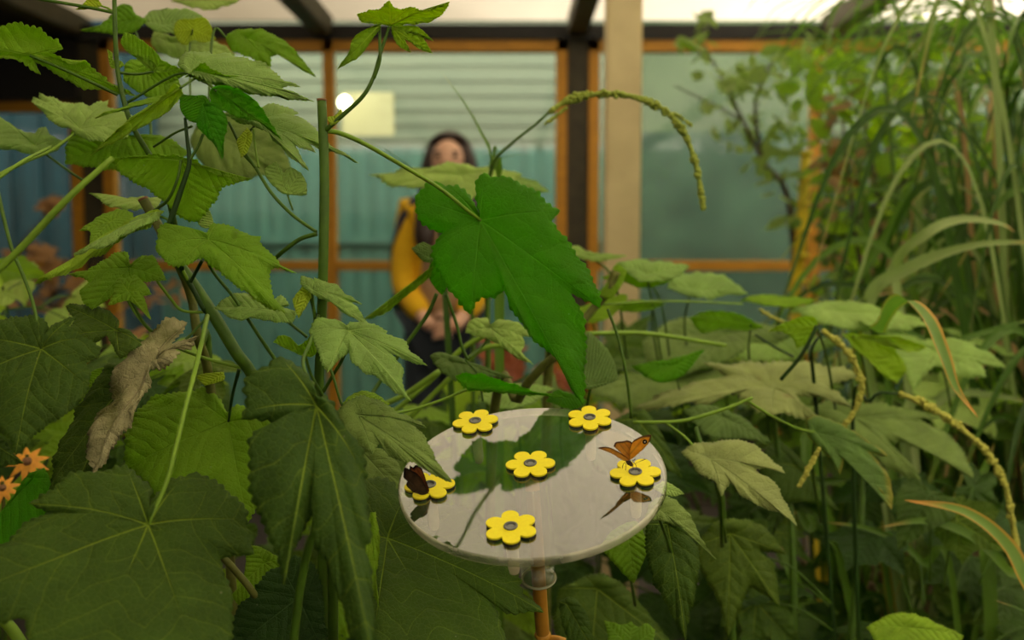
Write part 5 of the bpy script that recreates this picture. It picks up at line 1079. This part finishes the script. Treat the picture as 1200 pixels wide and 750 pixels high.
stem(pz, [(1060, 655, 1.5), (1066, 632, 1.5), (1076, 630, 1.5), (1070, 645, 1.5), (1082, 655, 1.5), (1078, 668, 1.5), (1090, 680, 1.5), (1085, 720, 1.5)], 0.0035, 'dead', name='stalk')

# ================================================================ THE PERSON
M['skin'] = pmat('skin', (0.75, 0.44, 0.30), 0.5, 0.04, 20)
M['cardigan'] = pmat('mustard_knit', (0.88, 0.52, 0.006), 0.9, 0.1, 90, (0.74, 0.42, 0.006), bump=0.3)
M['shirt'] = pmat('tan_top', (0.42, 0.25, 0.13), 0.8, 0.1, 30)
M['denim'] = pmat('dark_denim', (0.028, 0.040, 0.060), 0.85, 0.2, 200)
M['hair'] = pmat('dark_brown_hair', (0.035, 0.014, 0.008), 0.45, 0.3, 30, stretch=(10, 10, 1))
M['navy'] = pmat('navy_strap', (0.012, 0.02, 0.06), 0.7)
M['bottle'] = pmat('dark_green_bag', (0.008, 0.07, 0.04), 0.7)
M['shoe'] = pmat('dark_shoe', (0.02, 0.018, 0.016), 0.6)
M['lip'] = pmat('lips', (0.45, 0.12, 0.09), 0.5)
M['eye'] = pmat('dark_eye', (0.02, 0.012, 0.01), 0.2)
PD = 4.1
def Q(x, y, dz=0.0): return P(x, y, PD+dz)
def skinobj(name, verts, edges, radii, mat, parent, sub=2, root=0):
    base = origin_of(parent) if parent else Vector((0, 0, 0))
    me = bpy.data.meshes.new(name); me.from_pydata([tuple(Vector(v)-base) for v in verts], edges, []); me.materials.append(mat)
    o = bpy.data.objects.new(name, me); link(o)
    if parent: o.parent = parent
    md = o.modifiers.new('skin', 'SKIN'); md.use_smooth_shade = True
    lay = me.skin_vertices[0] if len(me.skin_vertices) else None
    if lay is None:
        bm = bmesh.new(); bm.from_mesh(me); bm.verts.layers.skin.verify(); bm.to_mesh(me); bm.free(); lay = me.skin_vertices[0]
    for i, r in enumerate(radii):
        lay.data[i].radius = r if isinstance(r, tuple) else (r, r); lay.data[i].use_root = (i == root)
    o.modifiers.new('sub', 'SUBSURF').levels = sub; o.modifiers['sub'].render_levels = sub
    return o
pr = thing('person', 'person in a mustard yellow cardigan and jeans standing before the window, face turned up', 'person', (Q(520, 300).x, Q(520, 300).y, 0.0))
hip = Q(518, 378); hl = Q(498, 388); hr = Q(538, 388); 
kl = Vector((hl.x-0.01, hl.y-0.03, 0.50)); kr = Vector((hr.x+0.01, hr.y-0.02, 0.50)); al = Vector((kl.x-0.01, kl.y+0.04, 0.08)); ar = Vector((kr.x+0.02, kr.y+0.04, 0.08))
waist = Q(518, 345); chest = Q(519, 275); neckb = Q(520, 238); neck = Q(522, 222); hd0 = Q(524, 206, -.01); hd1 = Q(525, 186, -.015); hd2 = Q(527, 171, 0)
shl = Q(482, 246); shr = Q(558, 246); ell = Q(473, 335, -.02); elr = Q(566, 335, -.04); hal = Q(508, 383, -.22); har = Q(528, 385, -.22)
wl = Q(500, 378, -.18); wr_ = Q(538, 378, -.18)
hl2 = hl; fl_ = al+Vector((-.01, -.15, -.045)); fr_ = ar+Vector((.02, -.15, -.045))
verts = [hip, waist, chest, neckb, neck, hd0, hd1, hd2, shl, ell, wl, hal, shr, elr, wr_, har, hl, kl, al, fl_, hr, kr, ar, fr_]
edges = [(0, 1), (1, 2), (2, 3), (3, 4), (4, 5), (5, 6), (6, 7), (3, 8), (8, 9), (9, 10), (10, 11), (3, 12), (12, 13), (13, 14), (14, 15), (0, 16), (16, 17), (17, 18), (18, 19), (0, 20), (20, 21), (21, 22), (22, 23)]
rad = [.12, .105, .12, .07, .050, .058, .066, .040, .055, .040, .027, .033, .055, .040, .027, .033, .085, .058, .040, .03, .085, .058, .040, .03]
skinobj('body', verts, edges, rad, M['skin'], pr)
# fingers curled round each other at the waist
for hnd, sg in ((hal, 1), (har, -1)):
    for k in range(4):
        a = hnd+Vector((sg*.012, -.018, .022-.015*k)); skinobj('finger', [a, a+Vector((sg*.030, -.022, -.003)), a+Vector((sg*(.052-.004*abs(k-1.5)), -.008, -.010)), a+Vector((sg*.052, .012, -.014))], [(0, 1), (1, 2), (2, 3)], [.0095, .0088, .0080, .007], M['skin'], pr, 1)
    a = hnd+Vector((0, -.015, .03)); skinobj('thumb', [a, a+Vector((sg*.02, -.015, .022)), a+Vector((sg*.042, -.02, .026))], [(0, 1), (1, 2)], [.012, .0105, .008], M['skin'], pr, 1)
# clothes
skinobj('cardigan', [Q(518, 385), Q(518, 345), Q(519, 280), neckb+Vector((0, 0, -.012)), shl, ell, wl.lerp(ell, .12), shr, elr, wr_.lerp(elr, .12)], [(0, 1), (1, 2), (2, 3), (3, 4), (4, 5), (5, 6), (3, 7), (7, 8), (8, 9)], [(.125, .115), (.12, .11), (.135, .12), (.078, .078), .072, .060, .048, .072, .060, .048], M['cardigan'], pr)
skinobj('top', [Q(517, 375, -.05), Q(517, 345, -.05), Q(519, 285, -.045), Q(520, 250, -.03)], [(0, 1), (1, 2), (2, 3)], [(.10, .10), (.098, .10), (.085, .105), (.05, .06)], M['shirt'], pr)['label'] = 'tan top'
skinobj('trousers', [Q(518, 376), hl, kl, al+Vector((0, 0, .02)), hr, kr, ar+Vector((0, 0, .02))], [(0, 1), (1, 2), (2, 3), (0, 4), (4, 5), (5, 6)], [.135, .10, .072, .06, .10, .072, .06], M['denim'], pr)
for q, f__ in ((al, fl_), (ar, fr_)): skinobj('shoe', [q+Vector((0, .03, -.035)), q+Vector((0, -.05, -.04)), f__], [(0, 1), (1, 2)], [.045, .045, .036], M['shoe'], pr)
# hair: cap behind the face and long falls to the chest
bm = bmesh.new(); bmesh.ops.create_uvsphere(bm, u_segments=32, v_segments=20, radius=1)
C0 = Q(526.5, 184, .022); vv = []
for v in bm.verts:
    c = v.co.copy(); s = Vector((c.x*.098, c.y*.105, c.z*.106))
    if c.y < -0.25 and c.z < 0.70: s.y = -0.25*.105+(c.y+0.25)*0.008
    vv.append(C0+s)
hairo = mk('hair', vv, [[v.index for v in f_.verts] for f_ in bm.faces], M['hair'], pr); bm.free()
hv = skinobj('hair_fall', [Q(510, 172, -.01), Q(504, 192, -.03), Q(503, 215, .0), Q(500, 245, -.09), Q(497, 280, -.13), Q(500, 300, -.13)], [(0, 1), (1, 2), (2, 3), (3, 4), (4, 5)], [.035, .035, .045, .045, .045, .02], M['hair'], pr)
skinobj('hair_fall', [Q(541, 172, -.01), Q(550, 192, -.03), Q(552, 215, .0), Q(553, 245, -.08), Q(551, 278, -.12)], [(0, 1), (1, 2), (2, 3), (3, 4)], [.035, .035, .042, .04, .02], M['hair'], pr)
# face: turned up and to the viewer's left
def blob(name, c, r, mat, parent=pr, sub=2):
    bm = bmesh.new(); bmesh.ops.create_icosphere(bm, subdivisions=sub, radius=1)
    o = mk(name, [c+Vector((v.co.x*r[0], v.co.y*r[1], v.co.z*r[2])) for v in bm.verts], [[v.index for v in f_.verts] for f_ in bm.faces], mat, parent); bm.free(); return o
blob('face', Q(525, 190, -.035), (.066, .074, .088), M['skin'], sub=3)
blob('nose', Q(522, 190, -.115), (.012, .020, .020), M['skin'])
for x in (513, 533):
    blob('eye', Q(x, 183, -.098), (.012, .008, .007), M['eye']); blob('eyebrow', Q(x, 178, -.096), (.018, .007, .004), M['hair'])
    blob('ear', Q(x+(-9 if x < 520 else 9)*1.15, 188, -.02), (.010, .018, .028), M['skin'])
blob('mouth', Q(522, 203, -.104), (.020, .010, .007), M['lip'])
# bag strap and bag at the hip
tube('strap', [tuple(Q(488, 232, -.06)), tuple(Q(470, 262, -.05)), tuple(Q(462, 310, 0)), tuple(Q(468, 350, .03))], 0.018, M['navy'], pr, 8, 6)
bg = thing('shoulder_bag', 'dark green shoulder bag hanging at the hip of the person', 'bag', Q(480, 365, .06))
mb = MB(); mb.box(tuple(Q(480, 352, .06)), (.13, .09, .16), bev=0.03); mb.build('bag_body', M['bottle'], bg, True)
mb = MB(); mb.box(tuple(Q(480, 340, .012)), (.128, .012, .07), bev=0.005); mb.build('flap', M['bottle'], bg, True)
